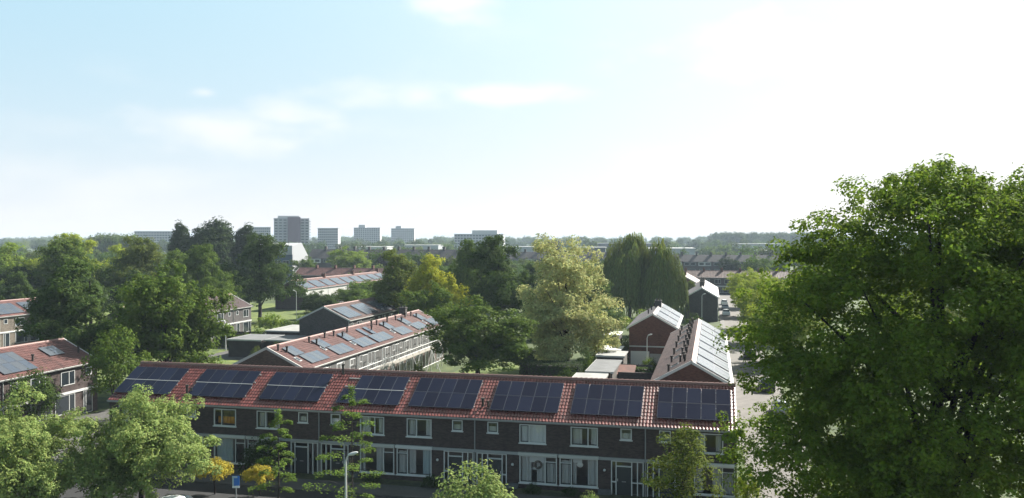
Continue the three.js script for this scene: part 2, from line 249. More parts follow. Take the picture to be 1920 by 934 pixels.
  if (i === 1) cu.push([w0 + 0.1, w0 + 1.6, 0.55, 2.4, M.curtainBlue, 0.2]);
  else { cu.push([main[0] + 0.1, main[0] + 0.35 + 0.25 * (i % 3), 0.55, 2.4, M.curtain], [main[1] - 0.75 + 0.1 * (i % 2), main[1] - 0.08, 0.55, 2.4, i === 4 ? M.curtainBlue : M.curtain]); if (i !== 3) cu.push([side[0] + 0.1, side[1] - 0.1, 0.55, i % 2 ? 1.9 : 2.2, M.curtain]); }
  const lw = makeWindow(H, 'living_window', w0, 0.45, w1, 2.45, { splits: [mx(5.25)], sash: [door ? 0 : 1], curtains: cu, topLight: 0.3 });
  if (i === 5) { part('blind', box(main[0] + 0.75, main[1] - 0.1, 1.95, 2.36, -0.16, -0.14), M.blindWhite, lw); part('wreath', new THREE.TorusGeometry(0.24, 0.08, 8, 20).translate(main[0] + 1.35, 1.78, -0.13), M.woodGrey, lw); part('lamp_shade', new THREE.CylinderGeometry(0.2, 0.24, 0.16, 16).translate(main[0] + 1.05, 1.45, -0.5), M.white, lw); }
  if (i === 6) { part('blind', box(main[0] + 0.1, main[0] + 0.75, 2.1, 2.36, -0.16, -0.14), M.blindWhite, lw); part('ornament', new THREE.IcosahedronGeometry(0.22, 1).scale(1.1, 0.9, 0.4).translate(main[0] + 0.6, 1.95, -0.2), M.white, lw); }
  makeWindow(H, 'bedroom_window', b0, 3.35, b1, 4.7, { splits: [mx(i === 1 || i > 4 ? 4.05 : 4.55)], sash: [i === 5 ? 0 : door ? 0 : 1], curtains: i === 5 ? [[b0 + 0.07, b1 - 0.07, 3.42, 4.64, M.blindWhite, 0.14]] : i === 1 ? [[b0 + 0.1, b1 - 0.1, 3.45, 4.0, M.orange, 0.5]] : [[b0 + 0.09, b0 + 0.8, 3.45, 4.62, M.curtain], [b1 - 0.5, b1 - 0.1, 3.45, 4.62, i === 2 ? M.curtainBlue : M.curtain]] });
  makeWindow(H, 'bathroom_window', s0, 3.95, s1, 4.75, { sash: i % 3 ? [0] : [], curtains: [[s0 + 0.08, s1 - 0.08, 4.02, 4.4, M.curtain, 0.15]] });
  // roof outlets
  if (i === 3) { const v = part('vent_pipe', [cyl(0.35, RIDGE - 0.7, RIDGE + 0.55, -3.6, 0.09), cyl(0.35, RIDGE + 0.5, RIDGE + 0.62, -3.6, 0.14)], M.black, H); }
  if (i === 5 || i === 1) part('vent_pipe', [cyl(0.35, 5.55, 6.25, -0.9, 0.09), cyl(0.35, 6.2, 6.3, -0.9, 0.13), cyl(0.75, 5.55, 6.1, -0.9, 0.07)], M.black, H);
  if (i === 6) part('vent_pipe', [cyl(3.1, RIDGE - 0.4, RIDGE + 0.5, -4.9, 0.08)], M.black, H);
}

// ---------------------------------------------------------------- rows behind: a general terraced house
const smallWin = {};
function farWindow(parent, x0, y0, x1, y1, split, frameMat = M.white, z = 0) {
  const key = [x1 - x0, y1 - y0, split].map((v) => (v || 0).toFixed(2)).join(); const w = x1 - x0, h = y1 - y0, f = 0.07;
  smallWin[key] ??= { fr: merge([box(0, w, 0, f, -0.02, 0.05), box(0, w, h - f, h, -0.02, 0.05), box(0, f, f, h - f, -0.02, 0.05), box(w - f, w, f, h - f, -0.02, 0.05), ...(split ? [box(split - f / 2, split + f / 2, f, h - f, -0.02, 0.05)] : [])]), gl: [...(split ? [box(f, split - f / 2, f, h - f, -0.01, 0.02), box(split + f / 2, w - f, f, h - f, -0.01, 0.02)] : [box(f, w - f, f, h - f, -0.01, 0.02)])] };
  const g = sub('window', parent); g.position.set(x0, y0, z); part('frame', smallWin[key].fr, frameMat, g); for (const p of smallWin[key].gl) part('pane', p, M.glassDark, g); return g;
}
function rowHouse(o) { // local: x along the row, front towards +z, ridge at z = -hd; ends: bit 1 first gable, bit 2 last gable
  const { w = 6.2, e = 5.2, r = 7.2, hd = 3.7, ov = 0.25, wall = M.brickDark, tiles = M.tileBrown, gutter = M.offwhite, ends = 0, flip = 0, pos, turn = 0, label, group, panels = [], vents = [], skylights = [], windows = 1, rearWindows = 0, chimney = 0, cols = 24, rows = 13, frontTone } = o;
  const H = thing('terraced_house', label, 'house', pos, turn, group), len = Math.hypot(hd + ov, r - e), mx = (a, b) => flip ? [w - b, w - a] : [a, b], slope = (r - e) / (hd + ov);
  const body = prism([[0, 0], [2 * hd, 0], [2 * hd, e + slope * ov - 0.13], [hd, r - 0.14], [0, e + slope * ov - 0.13]], w).rotateY(Math.PI / 2); // spans x 0..w, z 0..-2hd
  part('wall', body, wall, H);
  if (frontTone) part('front_cladding', box(0.02, w - 0.02, 2.7, e - 0.05, 0.003, 0.03), frontTone, H);
  for (const back of [0, 1]) {
    const s = slopeFrame(H, back ? 'rear_roof' : 'front_roof', w, e, r, hd, ov, back);
    part('deck', deck(w, len), M.woodDark, s); part('roof_tiles', tileSlope(w, len, cols, rows, 3, 60 + (flip ? 1 : 0)), tiles, s, undefined, 'stuff');
    for (const [b, x, t, nx, ny, land] of panels) if (b === back) for (let j = 0; j < ny; j++) for (let k = 0; k < nx; k++) solar(s, x + k * 1.015, t + j * 1.68, k + j + Math.round(pos[2]), M.pvFrame, pvOlds);
    for (const [b, x, t] of vents) if (b === back) { const v = part('vent_pipe', merge([cyl(0, -0.1, 0.62, 0, 0.1), cyl(0, 0.6, 0.72, 0, 0.15)]), M.woodDark, s); v.position.set(x, t, 0); v.rotation.x = Math.PI / 2 - Math.atan2(r - e, hd + ov); }
    for (const [b, x, t] of skylights) if (b === back) { const v = part('skylight', box(0, 0.55, 0, 0.75, 0, 0.13), M.white, s); v.position.set(x, t, 0); part('pane', box(0.06, 0.49, 0.06, 0.69, 0.13, 0.138), M.glassDark, v); }
    part('gutter', box(0, w, -0.1, 0.02, -0.12, 0.02).translate(0, 0, 0), gutter, s);
  }
  part('ridge_cap', new THREE.CylinderGeometry(0.15, 0.15, w, 8, 1, false, -Math.PI / 2, Math.PI).rotateZ(Math.PI / 2).translate(w / 2, r - 0.01, -hd), tiles === M.tileGrey ? M.ridgeGrey : M.ridge, H);
  for (const [bit, x] of [[1, 0], [2, w]]) if (ends & bit) { for (const sgn of [1, -1]) { const a = Math.atan2(r - e, hd + ov), v = part('verge_board', box(-0.06, 0.06, -0.14, len, -0.15, 0.09), gutter, H); v.rotation.order = 'YXZ'; v.rotation.set(-(Math.PI / 2 - a), sgn > 0 ? 0 : Math.PI, 0); v.position.set(x + (bit === 1 ? -0.03 : 0.03), e, sgn > 0 ? ov : -2 * hd - ov); } }
  if (windows) { for (const [a, b, y0, y1, sp] of [[0.9, 1.7, 3.95, 4.75, 0], [3.3, 5.2, 3.35, 4.75, 1.1], [3.3, 6.0, 0.5, 2.4, 1.9]]) { const [p, q] = mx(a, b); farWindow(H, p, y0, q, y1, sp); } const [p, q] = mx(0.8, 2.1), dg = farWindow(H, p, 0.05, q, 2.4, 0.35); dg.name = 'entrance'; part('lintel_band', box(0.02, w - 0.02, 2.45, 2.68, 0.002, 0.12), M.white, H); if (!flip) part('downpipe', cyl(0.03, 0, e - 0.1, 0.06, 0.045, 0.045, 6), gutter, H); }
  if (rearWindows) for (const [a, b, y0, y1, sp] of [[0.8, 2.2, 3.3, 4.7, 0.7], [3.4, 5.2, 3.3, 4.7, 0.9], [0.8, 2.0, 0.1, 2.4, 0.5], [3.0, 5.4, 0.6, 2.4, 1.2]]) { const [p, q] = mx(a, b), g = farWindow(H, p, y0, q, y1, sp); g.position.set(w - p, y0, -2 * hd); g.rotation.y = Math.PI; }
  if (chimney) { const c = part('chimney', [box(w - 0.55, w + 0.15, r - 0.9, r + 0.9, -hd - 0.5, -hd + 0.5), box(w - 0.6, w + 0.2, r + 0.86, r + 1.0, -hd - 0.56, -hd + 0.56)], chimney === 2 ? M.brickRed : M.brickGrey, H); part('pot', [cyl(w - 0.2, r + 1.0, r + 1.25, -hd - 0.2, 0.12), cyl(w - 0.2, r + 1.0, r + 1.25, -hd + 0.25, 0.12)], M.black, c); }
  return H;
}
const QT = Math.PI / 2;
// row with scaffolding: front towards +x, ridge x = -43.1
for (let k = 0; k < 7; k++) {
  const off = k % 2;
  rowHouse({ w: 6.45, hd: 3.95, r: 7.25, pos: [-39.2, 0, -77 - k * 6.45], turn: QT, wall: M.brickBrown, tiles: M.tileOrange, ends: (k === 0 ? 1 : 0) | (k === 6 ? 2 : 0), flip: off, cols: 26, frontTone: M.cladGrey,
    label: ['red roofed house at the near gable end of the scaffolded row', 'second red roofed house from the near gable of the scaffolded row', 'third red roofed house from the near gable of the scaffolded row', 'middle red roofed house of the scaffolded row', 'red roofed house beside the large chimney in the scaffolded row', 'red roofed house carrying the large dark chimney in the scaffolded row', 'red roofed house at the far end of the scaffolded row'][k], group: 'houses of the scaffolded row',
    panels: k === 3 ? [[0, 0.6, 0.45, 5, 1], [0, 0.5, 2.2, 1, 1], [0, 2.6, 2.2, 1, 1]] : [[0, 2.2, 0.45, 4, 1], [0, 1.6, 2.2, 2, 1]], vents: k === 3 ? [[0, 3.9, 3.0], [0, 5.6, 3.8]] : [[0, 0.7 + 0.3 * off, 3.7], [0, 1.5 + 0.2 * (k % 3), 3.1], ...(k % 3 ? [[0, 4.6 + 0.4 * off, 3.8]] : [])], skylights: [[0, 1.0 + 0.3 * (k % 3), 1.3 + 0.5 * off]], chimney: k === 5 ? 1 : 0 });
}
// house block behind it: front towards +x, ridge x = -59.8
for (let k = 0; k < 3; k++) rowHouse({ w: 7, hd: 4.2, r: 7.3, pos: [-55.5, 0, -124.3 - k * 7], turn: QT, wall: M.brickGrey, tiles: M.tileBrown, ends: (k === 0 ? 1 : 0) | (k === 2 ? 2 : 0), flip: k % 2, label: ['grey gabled house with broad windowless end wall beside the dark sheds', 'middle house of the short grey row behind the scaffolded row', 'far end house of the short grey row, touching the olive tree'][k], group: 'short row behind the scaffolded row', panels: [[0, 0.7, 0.5, 5, 2]] });
// right row: ridge x = -1.75; panels on the +x slope
for (let k = 0; k < 7; k++) rowHouse({ w: 5.8, hd: 3.35, e: 5.2, r: 7.2, pos: [1.6, 0, -77.2 - k * 5.8], turn: QT, wall: M.brickRed, tiles: M.tileBrown, gutter: M.white, ends: (k === 0 ? 1 : 0) | (k === 6 ? 2 : 0), flip: k % 2, rearWindows: 1,
  label: ['brown roofed end house whose brick gable rises behind the near row', 'second house from the brick gable, bright panels on its street slope', 'third house from the brick gable with a line of dark roof pipes', 'middle house of the brown roofed row beside the street', 'house beyond the middle of the brown roofed street row', 'last but one house of the brown roofed street row', 'far end house of the brown roofed row by the white pole'][k], group: 'houses of the brown roofed street row',
  panels: [[0, 0.35, 0.32, 5, 2]], vents: [[1, 1.2, 3.2], [1, 2.6, 2.9], [1, 3.6, 3.4], [1, 4.9, 1.8]], skylights: [[1, 2.6, 2.0]] });
// detached pair to its left, ridge x = -8.4
for (let k = 0; k < 3; k++) rowHouse({ w: 7, hd: 3.35, e: 5.2, r: 7.25, pos: [-4.95, 0, -124 - k * 7], turn: QT, wall: M.brickRed, tiles: M.tileGrey, gutter: M.white, ends: (k === 0 ? 1 : 0) | (k === 2 ? 2 : 0), flip: k % 2, label: ['brick gabled house above the white garden wall, panels gleaming on its right slope', 'middle house of the short row with gleaming panels near the willows', 'far house of the short row with gleaming panels beside the willows'][k], group: 'short row near the willows', panels: [[0, 0.5, 0.3, 6, 2]], vents: [[1, 1.2, 3.0]], chimney: k === 1 ? 1 : 0 });
// grey gable house by the street, ridge x = -2.3, and the red one behind
for (let k = 0; k < 5; k++) rowHouse({ w: 8, hd: 3.4, e: 5.2, r: 7.3, pos: [1.25, 0, -190 - k * 8], turn: QT, wall: M.brickGrey, tiles: M.tileGrey, gutter: M.white, ends: (k === 0 ? 1 : 0) | (k === 4 ? 2 : 0), windows: 1, flip: k % 2, cols: 20, rows: 9, label: ['grey roofed house whose dark gable carries a pale band and pole', 'grey roofed house with two chimneys behind the dark gable', 'third house of the grey roofed row by the street trees', 'fourth house of the grey roofed row by the street trees', 'far end house of the grey roofed row by the street trees'][k], group: 'grey roofed row by the street', chimney: k < 3 ? 1 : 0 });
for (let k = 0; k < 3; k++) rowHouse({ w: 8, hd: 3.7, e: 5.2, r: 7.4, pos: [-4, 0, -246 - k * 8], turn: QT, wall: M.brickRed, tiles: M.tileOrange, ends: (k === 0 ? 1 : 0), windows: 0, cols: 16, rows: 8, label: ['red roofed gable house peeping between willow and grey roof', 'second red roofed house behind the willow and grey roof', 'third red roofed house behind the willow and grey roof'][k], group: 'red roofed row behind the willow', chimney: k === 0 ? 2 : 0 });
// left rows facing +x
for (let k = 0; k < 4; k++) rowHouse({ w: 6.2, hd: 4.2, e: 5.2, r: 7.4, pos: [-63.2, 0, -52.8 - k * 6.2], turn: QT, wall: M.brickDark, tiles: M.tileOrange, ends: k === 3 ? 2 : 0, flip: k % 2, label: ['nearest house of the row along the left edge, mostly hidden by pale foliage', 'left edge house with blue panels on its red roof above the pale tree', 'left edge house with a small vent on the red part of its roof', 'shaded end house of the left row with white framed door and corner window'][k], group: 'houses of the row at the lower left', panels: k < 3 ? [[0, 0.5, 0.6, 4, 2]] : [[0, 1.5, 2.2, 2, 1]], vents: [[0, 5.3, 2.0]] });
for (let k = 0; k < 4; k++) rowHouse({ w: 6.2, hd: 4.2, e: 5.2, r: 7.4, pos: [-113.8, 0, -104.5 - k * 6.2], turn: QT, wall: M.brickBuff, tiles: M.tileOrange, ends: k === 3 ? 2 : 0, flip: k % 2, cols: 20, rows: 10, label: ['buff brick house at the left edge, partly outside the picture', 'buff brick house at the left edge with blue roof panels and big window', 'buff brick house with white door beside the dark trees', 'buff brick house half covered by the dark trees'][k], group: 'buff brick row at the left edge', panels: [[0, 0.5, 0.5, 5, 2]] });
for (let k = 0; k < 5; k++) rowHouse({ w: 6.2, hd: 4.2, e: 5.2, r: 7.4, pos: [-85.3, 0, -115.5 - k * 6.2], turn: QT, wall: k < 3 ? M.brickBuff : M.brickGrey, tiles: k < 3 ? M.tileBrown : M.tileDark, ends: k === 4 ? 2 : 0, flip: k % 2, cols: 20, rows: 10, label: ['buff house of the middle left row behind the dark tree pair', 'second buff house of the middle left row behind dark trees', 'buff house with pale awning next to the grey houses left of the lawn', 'grey house with white windows left of the small lawn', 'grey end house by the blue paddling pool left of the park trees'][k], group: 'row behind the dark tree pair', skylights: [[0, 2, 2.5]] });
// rows at the left centre with blue panels
for (let k = 0; k < 9; k++) rowHouse({ w: 6.4, hd: 4.2, e: 5.2, r: 7.4, pos: [-99.5, 0, -197 - k * 6.4], turn: QT, wall: M.brickDark, tiles: M.tileOrange, ends: (k === 0 ? 1 : 0) | (k === 8 ? 2 : 0), flip: k % 2, cols: 16, rows: 8, frontTone: M.offwhite, label: ['first', 'second', 'third', 'fourth', 'fifth', 'sixth', 'seventh', 'eighth', 'last'][k] + ' house from the dark gable in the blue panelled row beyond the park', group: 'blue panelled row beyond the park', panels: [[0, 0.5, 0.4, 5, 2]], chimney: k % 3 === 2 ? 2 : 0 });
for (let k = 0; k < 5; k++) rowHouse({ w: 7, hd: 4.4, e: 5.2, r: 7.6, pos: [-142 + k * 7, 0, -272], wall: M.brickDark, tiles: M.tileOrange, ends: k === 0 ? 1 : 0, windows: 0, cols: 14, rows: 8, label: ['leftmost', 'second', 'middle', 'fourth', 'rightmost'][k] + ' red roof of the cross row in front of the white gable building', group: 'cross row before the white gable', chimney: 2 });
// cross row of red roofs beyond the street
for (let k = 0; k < 9; k++) rowHouse({ w: 5.8, hd: 4, e: 5.3, r: 7.3, pos: [-14 + k * 5.8, 0, -284], wall: M.brickGrey, tiles: M.tileBrown, ends: (k === 0 ? 1 : 0) | (k === 8 ? 2 : 0), flip: k % 2, cols: 12, rows: 7, label: ['leftmost', 'second', 'third', 'fourth', 'middle', 'sixth', 'seventh', 'eighth', 'rightmost'][k] + ' house of the red brown cross row closing the side street', group: 'cross row closing the side street', chimney: 2 });

// ---------------------------------------------------------------- far terraces with grey roofs
function farRow(n, w, x0, z, e, r, hd, turn, labels, group, wallA, wallB) {
  const c = Math.cos(turn), s = Math.sin(turn);
  for (let k = 0; k < n; k++) {
    const H = thing('terraced_house', labels(k), 'house', [x0 + k * w * c, 0, z - k * w * s], turn, group);
    part('wall', prism([[0, 0], [2 * hd, 0], [2 * hd, e], [hd, r - 0.05], [0, e]], w).rotateY(Math.PI / 2), M.brickGrey, H);
    part('roof', prism([[-0.3, e - 0.15], [0, e - 0.15], [hd, r - 0.1], [2 * hd, e - 0.15], [2 * hd + 0.3, e - 0.15], [hd, r + 0.15]], w).rotateY(Math.PI / 2), M.roofGrey, H);
    part('upper_panel', box(0.5, w - 0.5, e - 2.3, e - 0.3, 0.003, 0.05), k % 2 ? wallA : wallB, H);
    for (const x of [0.9, w / 2 + 0.3]) farWindow(H, x, e - 1.9, x + w / 2 - 1.3, e - 0.6, 0, M.white, 0.06);
    farWindow(H, 1, 0.5, w - 1, 2.3, 1.5);
    part('chimney', [box(w - 0.8, w + 0.2, r - 1.2, r + 1.5, -hd - 0.6, -hd + 0.6)], M.brickGrey, H);
    if (k % 2) part('porch_wall', box(w - 0.25, w + 0.05, 0, e + 0.3, 0.0, 1.4), M.brickDark, H);
  }
}
const ord = ['first', 'second', 'third', 'fourth', 'fifth', 'sixth', 'seventh', 'eighth', 'ninth', 'tenth', 'eleventh', 'twelfth'];
farRow(9, 7.3, -29, -441, 6.2, 9.4, 4.5, 0.06, (k) => `${ord[k]} house from the willows in the far grey roofed terrace on the right`, 'far grey terrace on the right', M.farPale, M.farDark);
farRow(11, 7.3, -118, -438, 7.4, 10.6, 4.5, 0.06, (k) => `${ord[k]} house from the left in the far grey terrace behind the golden tree`, 'far grey terrace behind the golden tree', M.farPale, M.farDark);
farRow(10, 7.4, -187, -372, 8.6, 12.6, 5.5, 0.0, (k) => `${ord[k]} house from the blue building in the far grey terrace on the left`, 'far grey terrace on the left', M.farDark, M.farPale);

// ---------------------------------------------------------------- distant blocks
function block(label, [x, z], w, h, d, turn, wall, floors, bays, more) {
  const B = thing('apartment_block', label, 'building', [x, 0, z], turn, 'apartment blocks on the horizon');
  part('wall', box(-w / 2, w / 2, 0, h, -d, 0), wall, B);
  part('roof_edge', box(-w / 2 - 0.3, w / 2 + 0.3, h, h + 0.8, -d - 0.3, 0.3), M.farGrey, B);
  const win = [], bal = [], fh = h / floors, bw = w / bays;
  for (let f = 0; f < floors; f++) { for (let b = 0; b < bays; b++) win.push(box(-w / 2 + b * bw + bw * 0.18, -w / 2 + b * bw + bw * 0.82, f * fh + fh * 0.35, f * fh + fh * 0.85, 0.003, 0.1)); bal.push(box(-w / 2 + 0.2, w / 2 - 0.2, f * fh - 0.1, f * fh + 0.5, 0.11, 0.7)); }
  part('windows', win, M.farDark, B, undefined, 'stuff'); part('balcony_bands', bal, M.farBand, B, undefined, 'stuff');
  if (more) more(B); return B;
}
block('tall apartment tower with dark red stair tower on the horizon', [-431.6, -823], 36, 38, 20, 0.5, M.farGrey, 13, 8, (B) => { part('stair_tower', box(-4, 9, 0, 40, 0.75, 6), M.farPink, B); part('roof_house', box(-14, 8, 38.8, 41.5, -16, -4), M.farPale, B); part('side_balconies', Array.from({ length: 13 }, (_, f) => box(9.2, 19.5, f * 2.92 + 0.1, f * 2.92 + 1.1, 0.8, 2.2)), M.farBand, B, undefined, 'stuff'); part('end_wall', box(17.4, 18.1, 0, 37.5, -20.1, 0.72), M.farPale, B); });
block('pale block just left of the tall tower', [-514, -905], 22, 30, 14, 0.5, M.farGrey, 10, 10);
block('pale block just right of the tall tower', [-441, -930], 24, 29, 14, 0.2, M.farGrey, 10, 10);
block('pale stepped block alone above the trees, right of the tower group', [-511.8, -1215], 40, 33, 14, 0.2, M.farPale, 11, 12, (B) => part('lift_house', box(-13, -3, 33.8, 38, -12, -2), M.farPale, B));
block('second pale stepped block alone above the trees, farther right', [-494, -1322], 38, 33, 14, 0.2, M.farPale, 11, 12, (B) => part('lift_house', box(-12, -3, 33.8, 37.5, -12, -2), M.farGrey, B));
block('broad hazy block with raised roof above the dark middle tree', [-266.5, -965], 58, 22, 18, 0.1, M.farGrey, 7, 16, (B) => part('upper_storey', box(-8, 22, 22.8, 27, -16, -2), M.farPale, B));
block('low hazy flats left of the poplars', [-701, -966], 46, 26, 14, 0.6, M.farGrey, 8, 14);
{ // white gabled building with blue front
  const B = thing('school_building', 'white gabled building with dark blue front beyond the park trees', 'building', [-172.5, 0, -303], 0.0);
  part('wall', prism([[0, 0], [13, 0], [13, 11], [7.5, 16.2], [0, 15]], 26).rotateY(Math.PI / 2).translate(-12, 0, 0), M.farGrey, B);
  part('blue_front', box(-11.8, 13.9, 0.5, 11.6, 0.003, 0.2), M.farBlue, B);
  part('upper_band', box(-12.2, 14.2, 11.7, 15.2, 0.004, 0.8), M.farGrey, B);
  for (let f = 0; f < 2; f++) for (let k = 0; k < 7; k++) { const w = farWindow(B, -11 + k * 3.5, 3 + f * 4.2, -8.4 + k * 3.5, 5.2 + f * 4.2, 1.3); w.position.z = 0.22; }
  for (let k = 0; k < 7; k++) { const w = farWindow(B, -11 + k * 3.5, 12.4, -8.6 + k * 3.5, 14.2, 1.2); w.position.z = 0.82; }
}
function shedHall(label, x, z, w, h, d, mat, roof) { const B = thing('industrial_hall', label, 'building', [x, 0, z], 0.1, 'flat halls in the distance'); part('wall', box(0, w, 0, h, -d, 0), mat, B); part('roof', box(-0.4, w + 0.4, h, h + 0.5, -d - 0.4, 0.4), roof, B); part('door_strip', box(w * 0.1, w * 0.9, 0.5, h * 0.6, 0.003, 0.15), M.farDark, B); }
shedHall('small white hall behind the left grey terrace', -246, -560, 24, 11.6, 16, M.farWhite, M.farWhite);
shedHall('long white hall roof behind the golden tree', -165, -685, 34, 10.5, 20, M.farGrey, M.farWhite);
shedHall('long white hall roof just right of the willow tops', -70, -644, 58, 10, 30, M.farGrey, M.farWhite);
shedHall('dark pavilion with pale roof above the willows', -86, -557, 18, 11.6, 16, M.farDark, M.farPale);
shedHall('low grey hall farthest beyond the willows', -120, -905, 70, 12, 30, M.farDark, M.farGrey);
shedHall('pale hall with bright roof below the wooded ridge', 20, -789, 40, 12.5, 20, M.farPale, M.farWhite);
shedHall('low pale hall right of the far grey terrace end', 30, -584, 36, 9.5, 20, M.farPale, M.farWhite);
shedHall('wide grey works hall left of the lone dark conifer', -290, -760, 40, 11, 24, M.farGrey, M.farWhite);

// ---------------------------------------------------------------- trees
const leafMat = (r, g, b, t = 0.42) => new THREE.MeshPhysicalMaterial({ color: C(r, g, b), roughness: 0.85, transmission: t, thickness: 0, vertexColors: true, specularIntensity: 0.1 });
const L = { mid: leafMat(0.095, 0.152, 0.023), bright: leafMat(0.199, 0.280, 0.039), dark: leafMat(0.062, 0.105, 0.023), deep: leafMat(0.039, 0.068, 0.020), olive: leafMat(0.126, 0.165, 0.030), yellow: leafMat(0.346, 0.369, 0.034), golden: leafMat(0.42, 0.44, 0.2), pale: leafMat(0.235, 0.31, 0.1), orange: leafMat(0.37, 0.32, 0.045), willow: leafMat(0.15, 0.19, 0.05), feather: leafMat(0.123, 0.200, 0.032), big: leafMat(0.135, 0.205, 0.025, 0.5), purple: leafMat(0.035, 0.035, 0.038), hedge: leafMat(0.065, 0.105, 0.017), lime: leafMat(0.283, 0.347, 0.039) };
class Leaves {
  constructor(seed) { this.R = rng(seed); this.p = []; this.c = []; this.n = []; }
  add(x, y, z, nx, ny, nz, len, wid, tone, dx = 0, dy = 0, dz = 0) { // a folded leaf spray: four corners
    const R = this.R; let l = Math.hypot(nx, ny, nz) || 1; nx /= l; ny /= l; nz /= l;
    let ax = dx || R() - 0.5, ay = dy || R() - 0.5, az = dz || R() - 0.5, d = ax * nx + ay * ny + az * nz; ax -= d * nx; ay -= d * ny; az -= d * nz; l = Math.hypot(ax, ay, az) || 1; ax /= l; ay /= l; az /= l;
    const bx = ny * az - nz * ay, by = nz * ax - nx * az, bz = nx * ay - ny * ax, h = len / 2, w = wid / 2, k = wid * 0.18;
    const P = [[x - ax * h, y - ay * h, z - az * h], [x + bx * w - nx * k, y + by * w - ny * k, z + bz * w - nz * k], [x + ax * h, y + ay * h, z + az * h], [x - bx * w - nx * k, y - by * w - ny * k, z - bz * w - nz * k]];
    for (const i of [0, 1, 2, 0, 2, 3]) this.p.push(...P[i]);
    const t = tone * (0.8 + 0.4 * R()), hue = 0.9 + 0.25 * R(); for (let i = 0; i < 6; i++) this.c.push(t * hue, t, t * 0.95);
  }
  build() { const g = new THREE.BufferGeometry(); g.setAttribute('position', new THREE.Float32BufferAttribute(this.p, 3)); g.setAttribute('color', new THREE.Float32BufferAttribute(this.c, 3)); g.computeVertexNormals(); return g; }
}
// lobes: [x, y, z, rx, ry, rz] in metres over the tree's foot
function crown(seed, lobes, clumps, per, size, rc, { low = -0.75, shell = 0.5, flat = 0.85 } = {}) {
  per *= 1.3; size *= 0.85; rc *= 1.02;
  const Lv = new Leaves(seed), R = Lv.R, wt = lobes.map((l) => l[3] * l[4] + l[3] * l[5]), sum = wt.reduce((a, b) => a + b);
  for (let c = 0; c < clumps; c++) {
    let k = R() * sum, i = 0; while ((k -= wt[i]) > 0 && i < lobes.length - 1) i++;
    const l = lobes[i]; let dx, dy, dz; do { dx = 2 * R() - 1; dy = 2 * R() - 1; dz = 2 * R() - 1; } while (dx * dx + dy * dy + dz * dz > 1 || dy < low * Math.hypot(dx, dy, dz));
    const q = Math.hypot(dx, dy, dz) || 1; dx /= q; dy /= q; dz /= q;
    const out = (1 - shell * Math.pow(R(), 1.6)) * (0.8 + 0.42 * noise(dx * 2.2 + seed, dy * 2.2 + 4, dz * 2.2 + 9));
    const cx = l[0] + dx * l[3] * out, cy = l[1] + dy * l[4] * out, cz = l[2] + dz * l[5] * out, r = rc * (0.6 + 0.75 * R()), tone = 0.82 + 0.36 * R();
    const m = Math.round(per * (0.6 + 0.8 * R()));
    for (let j = 0; j < m; j++) {
      const a = R() * 6.283, u = 1 - 1.85 * R(), s = Math.sqrt(1 - u * u), ex = s * Math.cos(a), ez = s * Math.sin(a), ey = u, rad = r * (0.45 + 0.6 * Math.sqrt(R()));
      const sz = size * (0.65 + 0.7 * R());
      Lv.add(cx + ex * rad, cy + ey * rad * flat, cz + ez * rad, ex * 0.7 + dx * 0.3 + (R() - 0.5) * 1.0, ey * 0.6 + 0.5 + (R() - 0.5) * 1.0, ez * 0.7 + dz * 0.3 + (R() - 0.5) * 1.0, sz, sz * 0.62, tone);
    }
  }
  return Lv.build();
}
// breaks smooth lobes into boughs: an inner mass plus many smaller flattened lobes standing out of it, unevenly
function boughs(seed, lobes, n, r0, r1) {
  const R = rng(seed * 31 + 7), out = lobes.map((l) => [l[0], l[1], l[2], l[3] * 0.66, l[4] * 0.66, l[5] * 0.66]), wt = lobes.map((l) => l[3] * l[4]), sum = wt.reduce((a, b) => a + b);
  for (let k = 0; k < n; k++) { let q = R() * sum, i = 0; while ((q -= wt[i]) > 0 && i < lobes.length - 1) i++; const l = lobes[i], u = 1 - 1.7 * R(), a = R() * 6.283, c = Math.sqrt(Math.max(0, 1 - u * u)), r = r0 + (r1 - r0) * R(), t = 0.74 + 0.3 * R(); out.push([l[0] + c * Math.cos(a) * l[3] * t, l[1] + u * l[4] * t, l[2] + c * Math.sin(a) * l[5] * t, r, r * 0.72, r]); }
  return out;
}
function limb(pts, r0, r1, n = 7) { // tapered tube through points
  const cv = new THREE.CatmullRomCurve3(pts.map((p) => new THREE.Vector3(...p))), seg = 8, g = new THREE.TubeGeometry(cv, seg, 1, n), p = g.attributes.position;
  for (let i = 0; i <= seg; i++) { const c = cv.getPointAt(i / seg), r = r0 + (r1 - r0) * i / seg; for (let j = 0; j <= n; j++) { const k = i * (n + 1) + j; p.setXYZ(k, c.x + (p.getX(k) - c.x) * r, c.y + (p.getY(k) - c.y) * r, c.z + (p.getZ(k) - c.z) * r); } }
  g.computeVertexNormals(); return g;
}
function wood(seed, lobes, h0, r0, n = 7) {
  const R = rng(seed + 5), top = Math.max(...lobes.map((l) => l[1] + 0.35 * l[4])), out = [limb([[0, -0.1, 0], [0.1 * r0, h0 * 0.5, 0], [0, h0, 0.1], [0.3 * (R() - 0.5), (h0 + top) / 2, 0.3 * (R() - 0.5)], [0, top, 0]], r0, r0 * 0.2)];
  for (let k = 0; k < n; k++) { const l = lobes[k % lobes.length], a = R() * 6.283, q = 0.75, ex = l[0] + Math.cos(a) * l[3] * q, ez = l[2] + Math.sin(a) * l[5] * q, ey = l[1] + (R() - 0.25) * l[4] * 0.8, y0 = h0 * (0.8 + 0.6 * R()); out.push(limb([[0, y0, 0], [ex * 0.35, y0 + (ey - y0) * 0.5 + 0.3, ez * 0.35], [ex, ey, ez]], r0 * 0.4, r0 * 0.08, 5)); }
  return merge(out);
}
